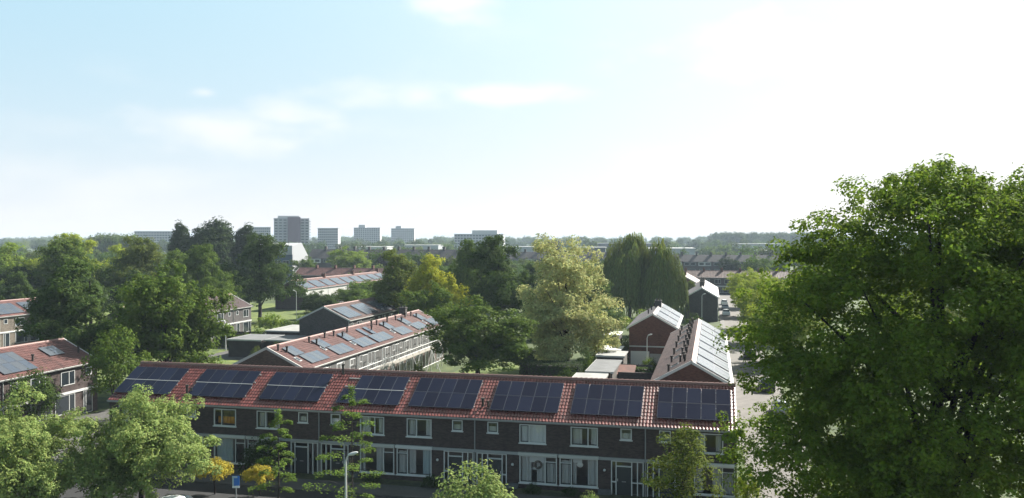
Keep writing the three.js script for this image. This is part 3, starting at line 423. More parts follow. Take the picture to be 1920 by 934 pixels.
function tree(name, label, x, z, crownGeo, woodGeo, mat, { sx = 1, sy = 1, turn = 0, group, bark = M.barkDark, category = 'tree' } = {}) {
  const t = thing(name, label, category, [x, 0, z], turn, group); t.scale.set(sx, sy, sx);
  if (woodGeo) part('trunk', woodGeo, bark, t); part('crown', crownGeo, mat, t, undefined, undefined); return t;
}
const proto = (seed, lobes, clumps, per, size, rc, h0, r0, opt) => ({ c: crown(seed, opt?.boughs ? boughs(seed, lobes, ...opt.boughs) : lobes, clumps, per, size, rc, opt), w: wood(seed, lobes, h0, r0) });
const plant = (name, label, x, z, p, mat, o = {}) => tree(name, label, x, z, p.c, p.w, mat, p.wide ? { ...o, sx: (o.sx ?? 1) * p.wide } : o);
// prototypes
const round1 = proto(11, [[0, 8, 0, 5.2, 6, 5.2], [2.2, 6.2, 1, 3.6, 4, 3.6], [-2.4, 6.6, -0.8, 3.4, 4.2, 3.4], [0.4, 11, 0, 3.4, 3.2, 3.4], [0, 4.6, 0.6, 4.8, 3.2, 4.8]], 470, 48, 0.4, 0.75, 2.6, 0.32, { boughs: [44, 1.0, 2.1], shell: 0.6 });
const round2 = proto(12, [[0, 8.5, 0, 4.6, 5.2, 4.6], [-2.6, 7, 1.4, 3.6, 4, 3.6], [2.6, 7.4, -0.6, 3.4, 4.4, 3.4], [1, 5.5, 2.6, 3, 2.8, 3], [-0.8, 11.6, 0, 3, 3, 3]], 420, 48, 0.4, 0.78, 2.4, 0.34, { boughs: [44, 1.0, 2.1], shell: 0.6 });
const broad = proto(13, [[0, 9, 0, 6, 5.5, 6], [3.6, 8, 1, 4, 4, 4], [-3.8, 8.4, 0, 4, 4.4, 4], [0.6, 13, 0, 4.2, 3.6, 4.2], [-1, 6.5, 3.4, 4, 3, 3.4]], 480, 46, 0.46, 0.9, 3, 0.4, { boughs: [50, 1.1, 2.4], shell: 0.6 });
const oval = proto(14, [[0, 7.2, 0, 4.6, 6.2, 4.6], [0, 11.6, 0, 3.4, 4.4, 3.4], [1.4, 5, 1.2, 3.8, 3.6, 3.8], [-1.6, 5.4, 0.6, 3.6, 3.8, 3.6], [0, 3.6, 0.8, 4.4, 3.0, 4.4]], 640, 52, 0.33, 0.7, 1.8, 0.32, { boughs: [60, 0.9, 1.8], shell: 0.6 });
const poplar = proto(15, [[0, 10.5, 0, 3.3, 8, 3.3], [1.3, 15, 0.5, 2.5, 5.5, 2.5], [-1.4, 14, -0.5, 2.4, 5, 2.4], [0, 17.8, 0, 2.2, 3.8, 2.2]], 300, 40, 0.6, 1.05, 3, 0.35);
const small = proto(16, [[0, 3.4, 0, 2, 2.3, 2], [0.7, 2.8, 0.4, 1.4, 1.6, 1.4], [-0.7, 3, -0.3, 1.4, 1.7, 1.4]], 95, 40, 0.24, 0.55, 1.1, 0.09);
const ball = proto(17, [[0, 1.5, 0, 1.0, 0.75, 1.0]], 60, 60, 0.13, 0.26, 0.9, 0.06, { low: -0.5 });
const cypress = proto(18, [[0, 5, 0, 2, 5.4, 2], [0, 3.2, 0, 2.3, 3, 2.3]], 120, 42, 0.45, 0.7, 0.8, 0.2);
const farTree = proto(19, [[0, 7, 0, 4.6, 5, 4.6], [2.4, 6, 1, 3.2, 3.6, 3.2], [-2.2, 6.4, -1, 3.2, 4, 3.2]], 95, 16, 1.0, 1.5, 2, 0.3);
const farTree2 = proto(20, [[0, 8, 0, 3.8, 6, 3.8], [1.6, 6, 0, 3, 4, 3]], 85, 16, 0.95, 1.4, 2, 0.3);
const shrub = proto(21, [[0, 0.9, 0, 1.2, 1.0, 1.2], [0.7, 0.7, 0.3, 0.8, 0.7, 0.8], [-0.6, 0.6, 0.2, 0.8, 0.7, 0.8]], 60, 40, 0.17, 0.36, 0.3, 0.05, { low: -0.3 });

round1.wide = round2.wide = broad.wide = 1.12;
// mid-ground, one by one
plant('round_tree', 'dense dark green round tree right behind the near row ridge', -28.3, -102, round1, L.mid, { sx: 0.98, sy: 0.74, turn: 0.4 });
plant('golden_tree', 'tall pale golden leaved tree in the middle of the picture', -19.6, -117, oval, L.golden, { sx: 1.3, sy: 1.17, turn: 1.1 });
plant('broad_tree', 'tall dark green tree behind and left of the golden tree', -37.2, -147, broad, L.dark, { sx: 0.86, sy: 1.06, turn: 2.0 });
plant('broad_tree', 'smaller rounded dark tree touching the tall dark tree left of it', -48.2, -166, broad, L.mid, { sx: 0.55, sy: 1.02, turn: 0.9 });
plant('broad_tree', 'yellow topped tree between the olive tree and the tall dark tree', -47.6, -146, round2, L.yellow, { sx: 0.82, sy: 1.0, turn: 0.3 });
plant('round_tree', 'olive green spreading tree above the short grey row', -57, -149, round2, L.olive, { sx: 0.95, sy: 1.05, turn: 1.7 });
plant('round_tree', 'dark green tree in front of the yellow topped tree', -45.5, -133, round1, L.mid, { sx: 0.72, sy: 0.74, turn: 2.7 });
plant('broad_tree', 'large dark tree with bare trunk on the sunlit far lawn', -95.7, -168, broad, L.dark, { sx: 1.0, sy: 1.08, turn: 0.8, group: 'trees on the far lawn' });
plant('round_tree', 'left tree of the big dark pair behind the near row', -74.3, -90, round2, L.dark, { sx: 1.0, sy: 1.02, turn: 0.2 });
plant('round_tree', 'right tree of the big dark pair, rising above the near row end', -61.5, -87, round1, L.mid, { sx: 0.98, sy: 1.04, turn: 1.4 });
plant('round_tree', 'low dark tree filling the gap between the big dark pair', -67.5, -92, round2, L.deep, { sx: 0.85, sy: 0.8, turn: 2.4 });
plant('small_tree', 'leafy green garden tree beside the shaded left end house', -58.3, -74, small, L.mid, { sx: 1.4, sy: 1.6 });
plant('small_tree', 'small dark tree in front of the left row door', -61.0, -66.5, small, L.dark, { sx: 0.95, sy: 1.05, turn: 1 });
[[-158.5, -231, 0.98, 1.06], [-152.8, -234, 1.3, 1.0], [-146, -231, 1.65, 1.1], [-140.5, -239, 1.25, 1.03], [-149.5, -228, 1.4, 0.85]].forEach(([x, z, sx, sy], i) => plant('poplar_tree', ['leftmost slender tree of the tall dark group on the skyline', 'second tree of the tall dark group on the skyline', 'tallest broad tree of the dark group on the skyline', 'rightmost tree of the tall dark group on the skyline', 'lower tree at the foot of the tall dark skyline group'][i], x, z, poplar, L.deep, { sx, sy, turn: i, group: 'tall dark trees on the skyline' }));
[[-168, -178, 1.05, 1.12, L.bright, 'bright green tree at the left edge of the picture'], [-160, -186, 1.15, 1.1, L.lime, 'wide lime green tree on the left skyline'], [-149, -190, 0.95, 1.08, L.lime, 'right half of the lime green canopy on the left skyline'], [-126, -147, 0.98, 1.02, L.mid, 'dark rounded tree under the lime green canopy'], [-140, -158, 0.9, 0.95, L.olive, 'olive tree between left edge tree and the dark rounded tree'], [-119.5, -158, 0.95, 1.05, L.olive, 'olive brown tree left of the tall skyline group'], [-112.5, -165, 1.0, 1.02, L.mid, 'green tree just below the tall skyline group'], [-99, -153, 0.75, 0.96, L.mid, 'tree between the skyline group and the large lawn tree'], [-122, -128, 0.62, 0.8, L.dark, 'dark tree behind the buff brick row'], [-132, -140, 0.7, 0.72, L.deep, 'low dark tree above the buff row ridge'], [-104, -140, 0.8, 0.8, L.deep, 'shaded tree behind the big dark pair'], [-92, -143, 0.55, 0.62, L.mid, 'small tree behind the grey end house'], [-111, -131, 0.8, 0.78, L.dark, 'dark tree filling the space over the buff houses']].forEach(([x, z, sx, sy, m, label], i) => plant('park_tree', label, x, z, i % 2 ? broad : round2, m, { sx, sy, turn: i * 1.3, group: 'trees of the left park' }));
[[-82.5, -172, 0.5, 0.45, 'thin young tree on the far lawn, left of the lamp'], [-87, -176, 0.45, 0.42, 'second thin young tree on the far lawn'], [-79, -180, 0.55, 0.5, 'bushy low tree right of the far lawn lamp'], [-72, -170, 0.6, 0.45, 'low green tree above the dark gable']].forEach(([x, z, sx, sy, label], i) => plant('lawn_tree', label, x, z, round1, i > 1 ? L.mid : L.dark, { sx, sy, turn: i, group: 'small trees on the far lawn' }));
[[-66, -192, 0.6, 0.62, L.mid, 'green tree right of the blue panelled row'], [-73, -200, 0.5, 0.55, L.olive, 'thin olive tree in front of the blue panelled row'], [-62, -205, 0.7, 0.8, L.mid, 'tree between blue panelled row and olive spreading tree']].forEach(([x, z, sx, sy, m, label], i) => plant('row_tree', label, x, z, oval, m, { sx, sy, turn: i * 2, group: 'trees by the blue panelled row' }));
plant('round_tree', 'pale green tree beside the white gable building', -139, -312, round1, L.bright, { sx: 1.3, sy: 1.0 });
plant('round_tree', 'green tree in front of the blue building front', -152, -300, round1, L.mid, { sx: 0.9, sy: 0.75, turn: 2 });
plant('cypress_tree', 'dark purple oval tree before the left grey terrace', -132, -330, cypress, L.purple, { sx: 1.3, sy: 1.15 });
plant('cypress_tree', 'second dark oval tree before the left grey terrace', -117, -335, cypress, L.purple, { sx: 1.2, sy: 1.05, turn: 1 });
plant('conifer_tree', 'lone dark conifer behind the golden tree top', -87.6, -472, cypress, L.purple, { sx: 2.4, sy: 1.7 });
// street trees along the side street, beyond the big tree
[[8.8, -205, 0.8, 0.72, 'bright green street tree beyond the big tree, by the grey gable'], [9.4, -178, 0.85, 0.75, 'bright green street tree behind the big tree edge'], [8.6, -230, 0.7, 0.7, 'tallest light street tree near the red brown cross row'], [10.5, -155, 0.9, 0.75, 'leafy street tree mostly behind the big tree'], [10.8, -130, 0.9, 0.75, 'nearest small street tree behind the big tree']].forEach(([x, z, sx, sy, label], i) => plant('street_tree', label, x, z, round1, L.lime, { sx, sy, turn: i * 1.1, group: 'trees along the side street' }));
plant('round_tree', 'grey green tree at the end of the far right terrace', 43, -480, broad, L.mid, { sx: 1.1, sy: 0.75 });
plant('round_tree', 'dark round bush tree before the far right terrace', 8, -415, round1, L.deep, { sx: 0.8, sy: 0.62 });
// willows
function willowCrown(seed, R0, top, n) {
  const Lv = new Leaves(seed), R = Lv.R;
  for (let s = 0; s < n; s++) {
    const a = R() * 6.283, q = Math.sqrt(R()), lobe = noise(Math.cos(a) * 1.7 + seed, Math.sin(a) * 1.7, 3), rr = R0 * (0.7 + 0.55 * lobe) * q, y0 = top * (1 - 0.5 * Math.pow(q, 3.6)) * (0.78 + 0.38 * noise(Math.cos(a) * q * 3.4 + seed, Math.sin(a) * q * 3.4, 5)) * (0.92 + 0.1 * R()), len = (0.5 + 0.46 * R()) * y0 * (0.38 + 0.62 * q), m = Math.round(len / 0.5), tone = 0.8 + 0.4 * R(), sw = 0.6 * (R() - 0.5);
    for (let j = 0; j < m; j++) { const t = j / m, x = Math.cos(a) * (rr + 0.7 * t) + sw * t + 0.3 * (R() - 0.5), z = Math.sin(a) * (rr + 0.7 * t) + sw * t + 0.3 * (R() - 0.5); Lv.add(x, y0 - len * t, z, Math.cos(a) + R() - 0.5, 0.4 * R(), Math.sin(a) + R() - 0.5, 0.85, 0.24, tone, 0.1 * (R() - 0.5), -1, 0.1 * (R() - 0.5)); }
  }
  return Lv.build();
}
{ const wl = [[0, 9, 0, 4, 4, 4], [2, 8, 1, 3, 3, 3]], c1 = willowCrown(31, 7.0, 17.2, 1700), c2 = willowCrown(32, 5.2, 15.8, 1050), wd = wood(33, wl, 4, 0.45);
  tree('willow_tree', 'large weeping willow left of the gleaming panel house', -18, -192, c1, wd, L.willow, { group: 'weeping willows' }); tree('willow_tree', 'narrower weeping willow overlapping the large one on its right', -10.6, -189, c2, wd, L.willow, { group: 'weeping willows' }); }
[[-27.5, -137, 0.55, 0.45, L.mid, 'low tree between the dark round tree and the golden tree'], [-31, -150, 0.6, 0.6, L.dark, 'tree behind the gap left of the golden tree'], [-24, -178, 0.7, 0.7, L.mid, 'tree between the golden tree and the large willow'], [-40, -128, 0.5, 0.48, L.olive, 'low tree at the far end of the scaffolded row'], [-34, -200, 0.8, 0.75, L.olive, 'olive tree far behind the golden tree'], [-45, -205, 0.8, 0.8, L.dark, 'dark tree far behind the tall middle tree'], [-58, -215, 0.8, 0.75, L.mid, 'green tree far behind the yellow topped tree'], [-4.5, -215, 0.4, 0.5, L.olive, 'slim tree between willow and grey roof'], [-77, -232, 0.9, 0.7, L.mid, 'green tree at the far end of the blue panelled row'], [-120, -205, 0.9, 0.85, L.dark, 'dark tree left of the blue panelled row'], [-108, -180, 0.75, 0.7, L.mid, 'tree left of the large lawn tree']].forEach(([x, z, sx, sy, m, label], i) => plant('garden_tree', label, x, z, i % 2 ? round2 : round1, m, { sx, sy, turn: i * 1.9, group: 'trees among the back gardens' }));
// foreground street trees
const paleProto = proto(41, [[0, 4.3, 0, 4.0, 3.3, 4.0], [2.6, 3.8, 1, 2.6, 2.6, 2.6], [-2.4, 3.6, 0.6, 2.7, 2.5, 2.7], [0, 3.2, 2.4, 2.8, 2.4, 2.4], [0.6, 5.6, -0.6, 2.4, 1.9, 2.4], [-1.5, 2.0, 1.5, 3.2, 1.9, 2.8], [2.0, 2.1, 1.2, 2.9, 1.8, 2.6]], 760, 58, 0.19, 0.42, 1.5, 0.2, { boughs: [56, 0.6, 1.3], shell: 0.6 });
plant('pale_tree', 'pale green round tree before the left end of the near row', -38.0, -50.9, paleProto, L.pale, { sx: 1.1, sy: 1.05, group: 'pale trees of the front street' });
plant('pale_tree', 'pale green tree in the lower left corner', -44.4, -45.4, paleProto, L.pale, { sx: 1.02, sy: 1.1, turn: 2, group: 'pale trees of the front street' });
plant('small_tree', 'pale young round tree before the doors in the middle of the near row', -13.3, -47.2, small, L.pale, { sx: 1.02, sy: 0.9, turn: 1, group: 'young trees of the front street' });
const youngProto = proto(43, [[0, 4.1, 0, 1.7, 2.4, 1.7], [0.9, 3.2, 0.3, 1.4, 1.5, 1.4], [-1.0, 3.4, 0.2, 1.2, 1.5, 1.2], [0.3, 5.5, 0, 0.9, 1.2, 0.9]], 92, 40, 0.2, 0.45, 1.5, 0.08);
plant('young_tree', 'young green tree before the right end house', -1.8, -53.6, youngProto, L.olive, { sx: 1.08, sy: 1.0, group: 'young trees of the front street' });
function featherTree(seed, h, rad) { // open young tree: tiers of arching branches with flat sprays
  const Lv = new Leaves(seed), R = Lv.R, w = [limb([[0, -0.1, 0], [0.03, h * 0.4, 0], [0, h, 0]], 0.075, 0.015)];
  for (let k = 0; k < 26; k++) {
    const t = 0.22 + 0.76 * k / 26, a = k * 2.4 + R(), l = rad * (0.55 + 0.6 * R()) * Math.pow(1 - t * 0.82, 0.75) * 1.25, y = h * t, ex = Math.cos(a) * l, ez = Math.sin(a) * l, rise = 0.22 * l * (R() - 0.1);
    w.push(limb([[0, y, 0], [ex * 0.5, y + rise + 0.12, ez * 0.5], [ex, y + rise * 0.6, ez]], 0.015, 0.006, 4));
    for (let j = 0; j < 110; j++) { const u = 0.15 + 0.9 * Math.sqrt(R()), sd = (R() - 0.5) * l * 0.42, px = ex * u - Math.sin(a) * sd, pz = ez * u + Math.cos(a) * sd, py = y + rise * u + 0.14 * Math.sin(u * 3) - 0.25 * R() - 0.25 * Math.abs(sd); Lv.add(px, py, pz, (R() - 0.5) * 1.2, 1, (R() - 0.5) * 1.2, 0.2, 0.1, 0.85 + 0.3 * R()); }
  }
  for (let j = 0; j < 160; j++) Lv.add((R() - 0.5) * 0.4, h * (0.88 + 0.16 * R()), (R() - 0.5) * 0.4, R() - 0.5, 0.6, R() - 0.5, 0.2, 0.1, 1);
  return [Lv.build(), merge(w)];
}
{ const a = featherTree(51, 6.5, 1.7), b = featherTree(52, 8.5, 2.5);
  tree('feathery_tree', 'slim feathery young tree beside the blue street sign', -28.2, -51.8, a[0], a[1], L.feather, { group: 'young trees of the front street', bark: M.bark }); tree('feathery_tree', 'taller feathery young tree behind the white street lamp', -22.3, -50.4, b[0], b[1], L.feather, { group: 'young trees of the front street', bark: M.bark }); }
plant('golden_shrub', 'orange yellow clipped ball shrub touching the pale round tree', -34.3, -53.9, ball, L.orange, { sx: 1.12, sy: 1.1, category: 'shrub', group: 'orange ball shrubs' });
plant('golden_shrub', 'orange yellow clipped ball shrub behind the blue sign', -31.0, -54.3, ball, L.orange, { sx: 1.0, sy: 0.95, turn: 2, category: 'shrub', group: 'orange ball shrubs' });
plant('dark_shrub', 'large dark evergreen bush before the blue curtained window', -33.2, -58.9, shrub, L.deep, { sx: 1.3, sy: 1.45, category: 'shrub' });
plant('pale_shrub', 'small pale shrub at the bottom edge before the big windows', -7.6, -54.6, shrub, L.pale, { sx: 0.6, sy: 0.85, category: 'shrub' });
plant('corner_shrub', 'yellow green shrub at the right corner of the near row', 2.35, -59.6, shrub, L.lime, { sx: 0.6, sy: 1.3, category: 'shrub' });
[[-19.8, -58.8, 0.5, 0.5], [-24.5, -58.9, 0.45, 0.4], [-12.4, -59.2, 0.55, 0.35], [-9.6, -59.2, 0.5, 0.3], [-44.5, -58.7, 0.8, 0.8]].forEach(([x, z, sx, sy], i) => plant('garden_shrub', ['low dark shrub left of the middle doors', 'low dark shrub below the plain dark window', 'low shrub below the wreath window', 'low shrub between the two big front windows', 'dark shrub before the leftmost front garden'][i], x, z, shrub, L.deep, { sx, sy, turn: i, category: 'shrub', group: 'front garden shrubs' }));
[[-33, -85, 1.6, 1.6, 'bush by the scaffold foot near the ridge'], [-34.5, -97, 1.4, 1.5, 'bush between scaffold and dark round tree'], [-16.5, -100, 1.3, 1.3, 'light bush left of the white windowed shed'], [-15.8, -111, 1.4, 1.5, 'bush beside the pale roofed shed'], [-16.5, -127, 2.2, 2.0, 'wide bush under the golden tree'], [-12.5, -131, 1.6, 1.5, 'bush at the foot of the brick gable'], [-7.5, -113, 1.0, 1.1, 'round bush before the white garden wall'], [-8.5, -118.5, 0.7, 0.8, 'small bush by the thin street lamp'], [-73, -127, 1.5, 1.6, 'bush at the end of the clipped hedge'], [-66.5, -115.6, 0.8, 0.9, 'shrub before the dark garages'], [-63, -115.4, 1.0, 1.2, 'tall shrub against the dark garage wall'], [-83, -150, 2.2, 1.8, 'dark shrub along the edge of the far lawn'], [-77, -150, 2.4, 1.6, 'second shrub along the edge of the far lawn'], [-70, -151, 2.6, 2.1, 'shrub left of the broad grey gable'], [-93, -190, 2.6, 2.2, 'shrub before the dark gable beyond the park'], [-84, -196, 2.8, 2.4, 'shrub below the blue panelled row'], [-80, -208, 3, 2.2, 'pale shrub below the blue panelled row'], [-2.5, -150, 1.6, 1.6, 'shrub between the two right hand rows'], [-3, -165, 1.8, 1.8, 'shrub below the dark grey gable'], [-13, -160, 2.4, 2.2, 'wide shrub below the willows'], [-20, -170, 2.6, 2.4, 'shrub left below the large willow'], [-26, -160, 2.6, 2.2, 'shrub behind the golden tree']].forEach(([x, z, sx, sy, label], i) => plant('garden_bush', label, x, z, shrub, [L.mid, L.olive, L.hedge, L.bright][i % 4], { sx, sy, turn: i * 1.7, category: 'bush', group: 'bushes in the back gardens' }));
// the big tree on the right
{ const lobes = [[0, 14.5, 0, 6.6, 6.4, 6.6], [-4.2, 11.4, 1.0, 4.0, 4.6, 4.0], [-4.6, 7.0, 0.4, 4.0, 3.6, 4.0], [4.4, 14.5, 0, 4.6, 6.4, 4.6], [1.4, 10, 3.0, 5.4, 4.6, 4], [-1.2, 17.6, 0.5, 3.9, 3.6, 3.9], [2.6, 18.2, 0, 4.2, 3.2, 4.2], [5.2, 9.4, 1, 4.4, 4, 4.2], [-1.6, 6.6, 1.6, 3.0, 2.4, 3], [-5.0, 8.6, 0.5, 3.4, 4.4, 3.4], [6.6, 16.6, 0, 4.6, 4.8, 4.6], [-4.0, 15.9, 0.5, 3.2, 3.0, 3.2]];
  const cr = crown(61, boughs(61, lobes, 200, 0.9, 2.2), 4600, 44, 0.21, 0.5, { shell: 0.62, flat: 0.8, low: -0.9 }), R = rng(66), w = [limb([[0, -0.1, 0], [0.1, 4, 0], [-0.1, 9, 0.1], [0.1, 14, 0], [0, 18, 0]], 0.5, 0.1, 10)];
  for (let k = 0; k < 26; k++) { const l = lobes[k % lobes.length], a = R() * 6.283, y0 = 3.2 + 8 * R(), e = [l[0] + Math.cos(a) * l[3] * 0.7, l[1] + (R() - 0.3) * l[4], l[2] + Math.sin(a) * l[5] * 0.7]; w.push(limb([[0, y0, 0], [e[0] * 0.4, y0 + (e[1] - y0) * 0.6, e[2] * 0.4], e], 0.2, 0.03, 6)); }
  tree('big_tree', 'huge dark green tree filling the right side of the picture', 10.3, -43.3, cr, merge(w), L.big, { sx: 1.07, sy: 1.0 }); }
// woodland in the distance, read as one mass
function woodland(name, label, list, p, mat) {
  const m = new THREE.InstancedMesh(p.c, mat, list.length), d = new THREE.Object3D(), R = rng(list.length); m.name = name; m.userData = { kind: 'stuff', label, category: 'trees' };
  list.forEach(([x, z, sx, sy], i) => { d.position.set(x, 0, z); d.rotation.y = R() * 6.28; d.scale.set(sx, sy, sx); d.updateMatrix(); m.setMatrixAt(i, d.matrix); const t = 0.75 + 0.5 * R(), y = 0.85 + 0.35 * R(); m.setColorAt(i, C(t * y, t, t * 0.95)); });
  m.castShadow = m.receiveShadow = true; scene.add(m);
}
{ const R = rng(77), a = [], b = [], c = [], yaw = Math.atan(375 / 1600);
  const put = (arr, depth, lat, sx, sy) => { const s = Math.sin(yaw), k = Math.cos(yaw); arr.push([lat * k - depth * s, -lat * s - depth * k, sx, sy]); };
  for (let i = 0; i < 1700; i++) { const d = 480 + 1100 * Math.pow(R(), 0.8), q = (R() * 1.5 - 0.75) * d; const cl = fbm(q / 120 + 5, d / 120, 2, 3); if (cl < 0.42) continue; put(i % 2 ? a : b, d, q, 0.8 + 0.7 * R(), (0.6 + 0.5 * R()) * (0.9 + 0.25 * d / 1000)); }
  for (let i = 0; i < 320; i++) { const d = 1500 + 500 * R(), q = (R() * 1.5 - 0.75) * d; put(a, d, q, 1.7 + R(), 1.35 + 0.55 * R()); }
  for (let i = 0; i < 150; i++) { const d = 1250 + 160 * R(), q = (0.235 + 0.14 * R()) * d; put(b, d, q, 1.6 + 0.5 * R(), 1.75 + 0.2 * R()); }
  for (let i = 0; i < 60; i++) { const d = 560 + 60 * R(), q = (-0.49 + 0.045 * R()) * d; put(c, d, q, 0.9 + 0.3 * R(), 1.35 + 0.35 * R()); }
  for (let i = 0; i < 130; i++) { const d = 330 + 110 * R(), q = (R() * 0.62 - 0.62) * d; if (q > -0.34 * d && q < -0.2 * d) continue; put(c, d, q, 0.7 + 0.4 * R(), 0.6 + 0.5 * R()); }
  for (let i = 0; i < 260; i++) { const d = 225 + 200 * R(), q = (-0.2 + 0.32 * R()) * d; if (q > 0.085 * d && d < 300) continue; put(c, d, q, 0.55 + 0.3 * R(), 0.35 + 0.25 * R() * (d / 300)); }
  for (let i = 0; i < 45; i++) { const d = 330 + 90 * R(), q = (0.28 + 0.5 * R()) * d; put(c, d, q, 0.8 + 0.4 * R(), 0.55 + 0.4 * R()); }
  for (let i = 0; i < 110; i++) { const d = 110 + 230 * R(), q = (0.42 + 0.5 * R()) * d; put(c, d, q, 0.7 + 0.4 * R(), 0.5 + 0.45 * R()); }
  woodland('distant_woodland', 'hazy mass of broadleaf trees covering the plain to the horizon', a, farTree, L.mid); woodland('distant_woodland_belt', 'darker belts of trees between the far buildings', b, farTree2, L.dark); woodland('middle_woodland', 'tree canopy beyond the left park and the cross rows', c, farTree, L.mid); }

// ---------------------------------------------------------------- gardens, sheds, fences
function shed(label, x0, x1, z0, z1, h, wall, roofMat, windows = 0, group) {
  const S = thing('garden_shed', label, 'shed', [x0, 0, z1], 0, group), w = x1 - x0, d = z1 - z0;
  part('wall', box(0, w, 0, h, -d, 0), wall, S); part('roof', box(-0.15, w + 0.15, h + 0.002, h + 0.12, -d - 0.15, 0.15), roofMat, S); part('roof_trim', [box(-0.19, w + 0.19, h - 0.06, h + 0.15, 0.152, 0.19), box(-0.19, -0.152, h - 0.06, h + 0.15, -d, 0.15)], M.offwhite, S);
  for (let k = 0; k < windows; k++) farWindow(S, 0.2 + k * (w - 0.4) / windows, 0.9, 0.05 + (k + 1) * (w - 0.4) / windows, h - 0.35, 0);
  part('door', box(w - 0.9, w - 0.15, 0.02, h - 0.3, 0.003, 0.05), M.woodDark, S);
}
shed('grey flat roofed shed with white windows behind the near ridge', -14.3, -11.3, -109.5, -99.6, 2.4, M.woodGrey, M.felt, 2, 'garden sheds left of the brown roofed row');
shed('flat shed with pale roof behind the white windowed shed', -14.8, -11.3, -117.5, -112.5, 2.5, M.woodGrey, M.feltPale, 0, 'garden sheds left of the brown roofed row');
shed('bright white roofed shed farthest in the garden line', -15, -12.4, -123, -118.2, 2.5, M.woodDark, M.farWhite, 0, 'garden sheds left of the brown roofed row');
shed('pale shed roof just showing over the near ridge', -15, -11.6, -97.5, -93.5, 2.5, M.woodGrey, M.feltPale, 0, 'garden sheds left of the brown roofed row');
shed('white roofed shed beside the gable, under the golden tree', -17.2, -14.4, -141, -136, 2.6, M.woodDark, M.farWhite, 0, 'garden sheds left of the brown roofed row');
shed('dark garage with flat roof at the broad grey gable', -66, -56.5, -123.8, -117.6, 2.6, M.woodDark, M.felt, 0, 'dark sheds by the grey gable');
shed('dark flat shed farther left of the grey gable', -72, -66.5, -124, -117, 2.6, M.woodDark, M.felt, 0, 'dark sheds by the grey gable');
shed('grey roofed shed behind the dark garages', -72, -65.2, -138, -128.5, 2.7, M.woodDark, M.feltPale, 0, 'dark sheds by the grey gable');
{ const S = thing('tiled_lean_to', 'small red tiled lean-to beside the grey shed', 'shed', [-11.2, 0, -104.6]); part('wall', box(0, 1.9, 0, 1.5, -2.6, 0), M.woodGrey, S); part('roof', prism([[0.2, 1.4], [-2.9, 2.15], [-2.9, 2.25], [0.2, 1.5]].map(([a, b]) => [-a, b]), 2.1).rotateY(Math.PI / 2).translate(-0.1, 0, 0), M.roofRed, S); }
function wallThing(name, label, category, geo, mat, group) { return single(name, geo, mat, label, category, group); }
wallThing('garden_wall', 'white rendered garden wall below the brick gable', 'wall', box(-11.2, -8.6, 0, 2.1, -121.9, -121.7), M.farWhite);
wallThing('garden_wall', 'dark garden wall right of the grey shed', 'wall', box(-11.0, -5.6, 0, 2.0, -103.2, -103.0), M.brickDark);
wallThing('garden_fence', 'pale upright board fence beside the white wall', 'fence', merge(Array.from({ length: 18 }, (_, k) => box(-8.5 + k * 0.16, -8.36 + k * 0.16, 0, 1.8, -121.84, -121.78))), M.greyPaint);
wallThing('gable_band', 'white band low across the brick gable', 'trim', box(-11.6, -5.2, 2.45, 2.62, -124, -123.9), M.offwhite);
function hedge(label, x0, x1, z0, z1, h, mat, seed, group) {
  const T = thing('hedge', label, 'hedge', [(x0 + x1) / 2, 0, (z0 + z1) / 2], 0, group), Lv = new Leaves(seed), R = Lv.R, w = x1 - x0, d = z1 - z0, n = Math.round((w * h * 2 + w * d + d * h * 2) * 70);
  for (let k = 0; k < n; k++) { const f = R() * (w * d + w * h * 2 + d * h * 2); let x = (R() - 0.5) * w, y = R() * h, z = (R() - 0.5) * d, nx = 0, ny = 0, nz = 0; if (f < w * d) { y = h; ny = 1; } else if (f < w * d + w * h * 2) { z = (f < w * d + w * h ? 0.5 : -0.5) * d; nz = Math.sign(z); } else { x = (R() < 0.5 ? 0.5 : -0.5) * w; nx = Math.sign(x); } const j = 0.14 * (R() - 0.4); Lv.add(x + nx * j, y + ny * j + 0.08 * noise(x * 1.3, z * 1.3, seed), z + nz * j, nx + (R() - 0.5) * 1.3, ny + (R() - 0.5) * 1.3 + 0.2, nz + (R() - 0.5) * 1.3, 0.22, 0.14, 0.8 + 0.4 * R()); }
  part('twigs', box(-w / 2 + 0.15, w / 2 - 0.15, 0, h - 0.12, -d / 2 + 0.15, d / 2 - 0.15), M.woodDark, T); part('leaves', Lv.build(), mat, T);
}
hedge('clipped green hedge left of the small park lawn', -80.5, -75.2, -127.4, -126.6, 2.0, L.hedge, 81);
hedge('low hedge behind the dark garden wall', -10, -5.8, -108, -106.6, 1.9, L.hedge, 82);
hedge('hedge behind the back lawn under the golden tree', -30, -21, -124.5, -123, 1.6, L.hedge, 83);
hedge('dark bush block right of the back lawn', -23.5, -16, -108, -104.5, 2.3, L.deep, 84);
wallThing('board_fence', 'dark board fence with pale top rail above the clipped hedge', 'fence', merge([...Array.from({ length: 46 }, (_, k) => box(-83 + k * 0.2, -82.82 + k * 0.2, 0, 2.2, -131.1, -131.05))]), M.woodDark);
[[-14.6, -5.7, -88.5, 'board fence across the first back garden behind the near ridge'], [-14.6, -11.2, -98.4, 'short board fence in front of the white windowed shed'], [-14.6, -5.7, -111.3, 'board fence behind the red tiled lean-to'], [-38, -15.2, -82.5, 'long board fence along the foot of the back lawn']].forEach(([x0, x1, z, label]) => { const F = thing('panel_fence', label, 'fence', [x0, 0, z], 0, 'board fences of the back gardens'), n = Math.floor((x1 - x0) / 1.8); for (let k = 0; k < n; k++) { part('fence_panel', box(k * 1.8 + 0.06, k * 1.8 + 1.74, 0.05, 1.75, -0.02, 0.02), k % 2 ? M.woodGrey : M.woodDark, F); part('post', box(k * 1.8 - 0.05, k * 1.8 + 0.05, 0, 1.85, -0.05, 0.05), M.woodGrey, F); } });
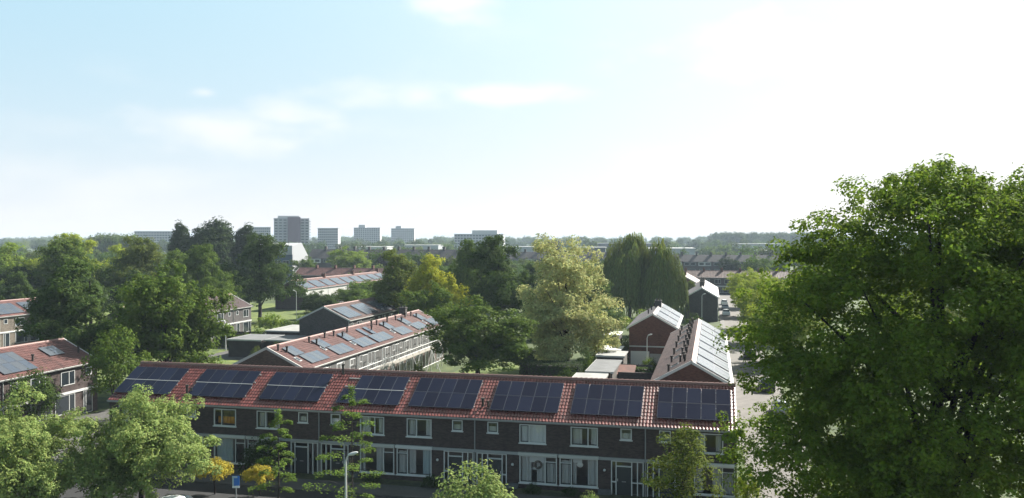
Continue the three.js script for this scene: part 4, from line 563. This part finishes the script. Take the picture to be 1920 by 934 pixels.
{ const P = thing('paddling_pool', 'round blue paddling pool by the grey end house', 'pool', [-77, 0, -137]); part('wall', new THREE.CylinderGeometry(1.8, 1.9, 0.9, 24, 1, true).translate(0, 0.45, 0), M.poolBlue, P); part('rim', new THREE.TorusGeometry(1.82, 0.1, 8, 28).rotateX(Math.PI / 2).translate(0, 0.92, 0), M.white, P); part('water', new THREE.CircleGeometry(1.8, 24).rotateX(-Math.PI / 2).translate(0, 0.75, 0), M.poolBlue, P); }
{ const P = thing('garden_parasol', 'white garden parasol by the scaffold foot', 'parasol', [-31.8, 0, -80.5]); part('pole', cyl(0, 0, 2.5, 0, 0.03), M.alu, P); part('canopy', new THREE.ConeGeometry(1.7, 0.6, 12, 1, true).translate(0, 2.5, 0), M.farWhite, P); }
// scaffold along the +x front of the red roofed row
{ const S = thing('scaffold', 'long pale metal scaffold along the front of the red roofed row', 'scaffold', [-37.9, 0, -79]), n = 16, st = 2.4;
  for (let k = 0; k <= n; k++) for (const x of [-0.45, 0.75]) part('standard', bar([x, 0, -k * st], [x, x > 0 ? 4.3 : 4.9, -k * st], 0.045), M.alu, S);
  for (const [y, x] of [[3.0, 0.75], [3.5, 0.78], [4.0, 0.78], [2.9, -0.45], [1.0, 0.78]]) part('ledger', bar([x, y, 0.3], [x, y, -n * st - 0.3], 0.04), M.alu, S);
  for (let k = 0; k < n; k++) { part('deck_plank', box(-0.4, 0.7, 2.95, 3.02, -(k + 1) * st + 0.03, -k * st - 0.03), M.plank, S); part('toe_board', box(0.8, 0.84, 3.02, 3.22, -(k + 1) * st + 0.03, -k * st - 0.03), M.plank, S); if (k % 2 === 0) part('brace', bar([0.84, 0, -k * st], [0.84, 2.9, -(k + 1) * st], 0.04), M.alu, S); if (k % 3 === 1) part('raker', bar([2.1, 0, -k * st], [0.8, 2.9, -k * st], 0.045), M.alu, S); }
  for (let k = 0; k < 11; k++) part('netting_frame', [bar([-0.45, 3.0, -k * 3.4 - 0.5], [-0.45, 4.9, -k * 3.4 - 0.5], 0.03), bar([-0.45, 4.9, -k * 3.4 - 0.5], [-0.45, 4.9, -k * 3.4 - 1.9], 0.03)], M.alu, S);
}

// ---------------------------------------------------------------- street furniture
function lamp(label, x, z, h, arm, turn = 0) { const P = thing('street_lamp', label, 'street lamp', [x, 0, z], turn, 'street lamps'); part('pole', cyl(0, 0, h - 0.25, 0, 0.085, 0.05), M.alu, P); part('arm', limb([[0, h - 0.3, 0], [0.08, h - 0.05, 0], [arm * 0.6, h + 0.12, 0]], 0.05, 0.04, 8), M.alu, P); part('lamp_head', new THREE.SphereGeometry(1, 16, 10).scale(0.34, 0.1, 0.14).rotateZ(0.3).translate(arm + 0.1, h + 0.2, 0), M.white, P); part('base_collar', cyl(0, 0, 0.9, 0, 0.11), M.alu, P); }
lamp('white street lamp in front of the taller feathery tree', -20.9, -46.4, 5.35, 0.35);
lamp('street lamp by the clipped hedge on the small park lawn', -76.3, -123.2, 4.6, 0.4, 2.6);
lamp('street lamp on the far lawn left of the dark gable', -86, -166, 6.8, 0.5, 3.0);
lamp('thin street lamp before the brick gable and white wall', -8.7, -119, 4.6, 0.3, 0);
lamp('tall pale lamp before the dark grey gable', -2.05, -186.6, 6.0, 0.4, 0.2);
lamp('street lamp seen through the big tree near the lower right', 13.2, -60, 6, 0.5, 3.1);
{ const P = thing('street_sign', 'blue rectangular street sign on a grey post before the ball shrub', 'sign', [-28.8, 0, -47.6], 0.25); part('post', cyl(0, 0, 3.35, 0, 0.035), M.zinc, P); const pl = part('sign_plate', box(-0.22, 0.22, 2.78, 3.38, 0.036, 0.06), M.signBlue, P); part('border', [box(-0.22, -0.12, 2.78, 3.38, 0.0605, 0.064), box(-0.12, 0.1, 3.26, 3.38, 0.0605, 0.064)], M.curtainBlue, pl); part('sub_plate', box(-0.22, 0.22, 2.64, 2.765, 0.036, 0.06), M.white, P); }
function car(label, x, z, turn, paint, group) {
  const K = thing('parked_car', label, 'car', [x, 0, z], turn, group), pr = (pts, w, m, name, z0) => part(name, new THREE.ExtrudeGeometry(new THREE.Shape(pts.map((p) => new THREE.Vector2(...p))), { depth: w - 0.16, bevelEnabled: true, bevelSize: 0.08, bevelThickness: 0.08, bevelSegments: 3 }).translate(0, 0, -(w - 0.16) / 2), m, K);
  pr([[-2.05, 0.35], [2.0, 0.35], [2.06, 0.65], [1.9, 0.82], [0.95, 0.92], [-1.95, 0.98], [-2.1, 0.7]], 1.74, paint, 'body');
  pr([[-1.75, 0.98], [-1.35, 1.36], [-0.2, 1.42], [0.3, 1.36], [0.95, 0.95]], 1.5, M.glassDark, 'glazing');
  part('roof', [new THREE.SphereGeometry(1, 20, 8, 0, 6.283, 0, 1.57).scale(0.85, 0.12, 0.7).translate(-0.55, 1.42, 0)], paint, K);
  for (const sx of [-1.25, 1.25]) for (const sz of [-0.8, 0.8]) { const w = part('wheel', new THREE.CylinderGeometry(0.32, 0.32, 0.2, 16).rotateX(Math.PI / 2).translate(sx, 0.32, sz), M.black, K); part('rim', new THREE.CylinderGeometry(0.19, 0.19, 0.22, 12).rotateX(Math.PI / 2).translate(sx, 0.32, sz), M.alu, w); }
  for (const sz of [-0.6, 0.6]) part('headlight', box(1.98, 2.12, 0.62, 0.76, sz - 0.2, sz + 0.2), M.white, K);
  part('roof_rail', [bar([-1.2, 1.56, -0.45], [0.1, 1.56, -0.45], 0.02), bar([-1.2, 1.56, 0.45], [0.1, 1.56, 0.45], 0.02)], M.black, K);
}
const paintWhite = std(0.75, 0.76, 0.77, 0.25), paintDark = std(0.03, 0.032, 0.04, 0.2), paintGrey = std(0.3, 0.31, 0.33, 0.25, { metalness: 0.5 });
car('white car whose roof just shows at the bottom edge', -33.2, -48.3, 0.1, paintWhite, 'parked cars');
car('dark car parked beside the brown roofed row', 6.4, -106, QT, paintDark, 'parked cars'); car('dark car parked farther along the brown roofed row', 5.6, -134, QT, paintDark, 'parked cars'); car('grey car parked across the side street near the big tree', 7.0, -92, QT, paintGrey, 'parked cars');
[[3.3, -206], [3.3, -222], [3.3, -238]].forEach(([x, z], i) => car(['white', 'pale', 'silver'][i] + ' van sized car parked ' + ['nearest', 'second', 'farthest'][i] + ' along the grey roofed row', x, z, QT, i === 1 ? paintGrey : paintWhite, 'parked cars'));

renderer.render(scene, camera);
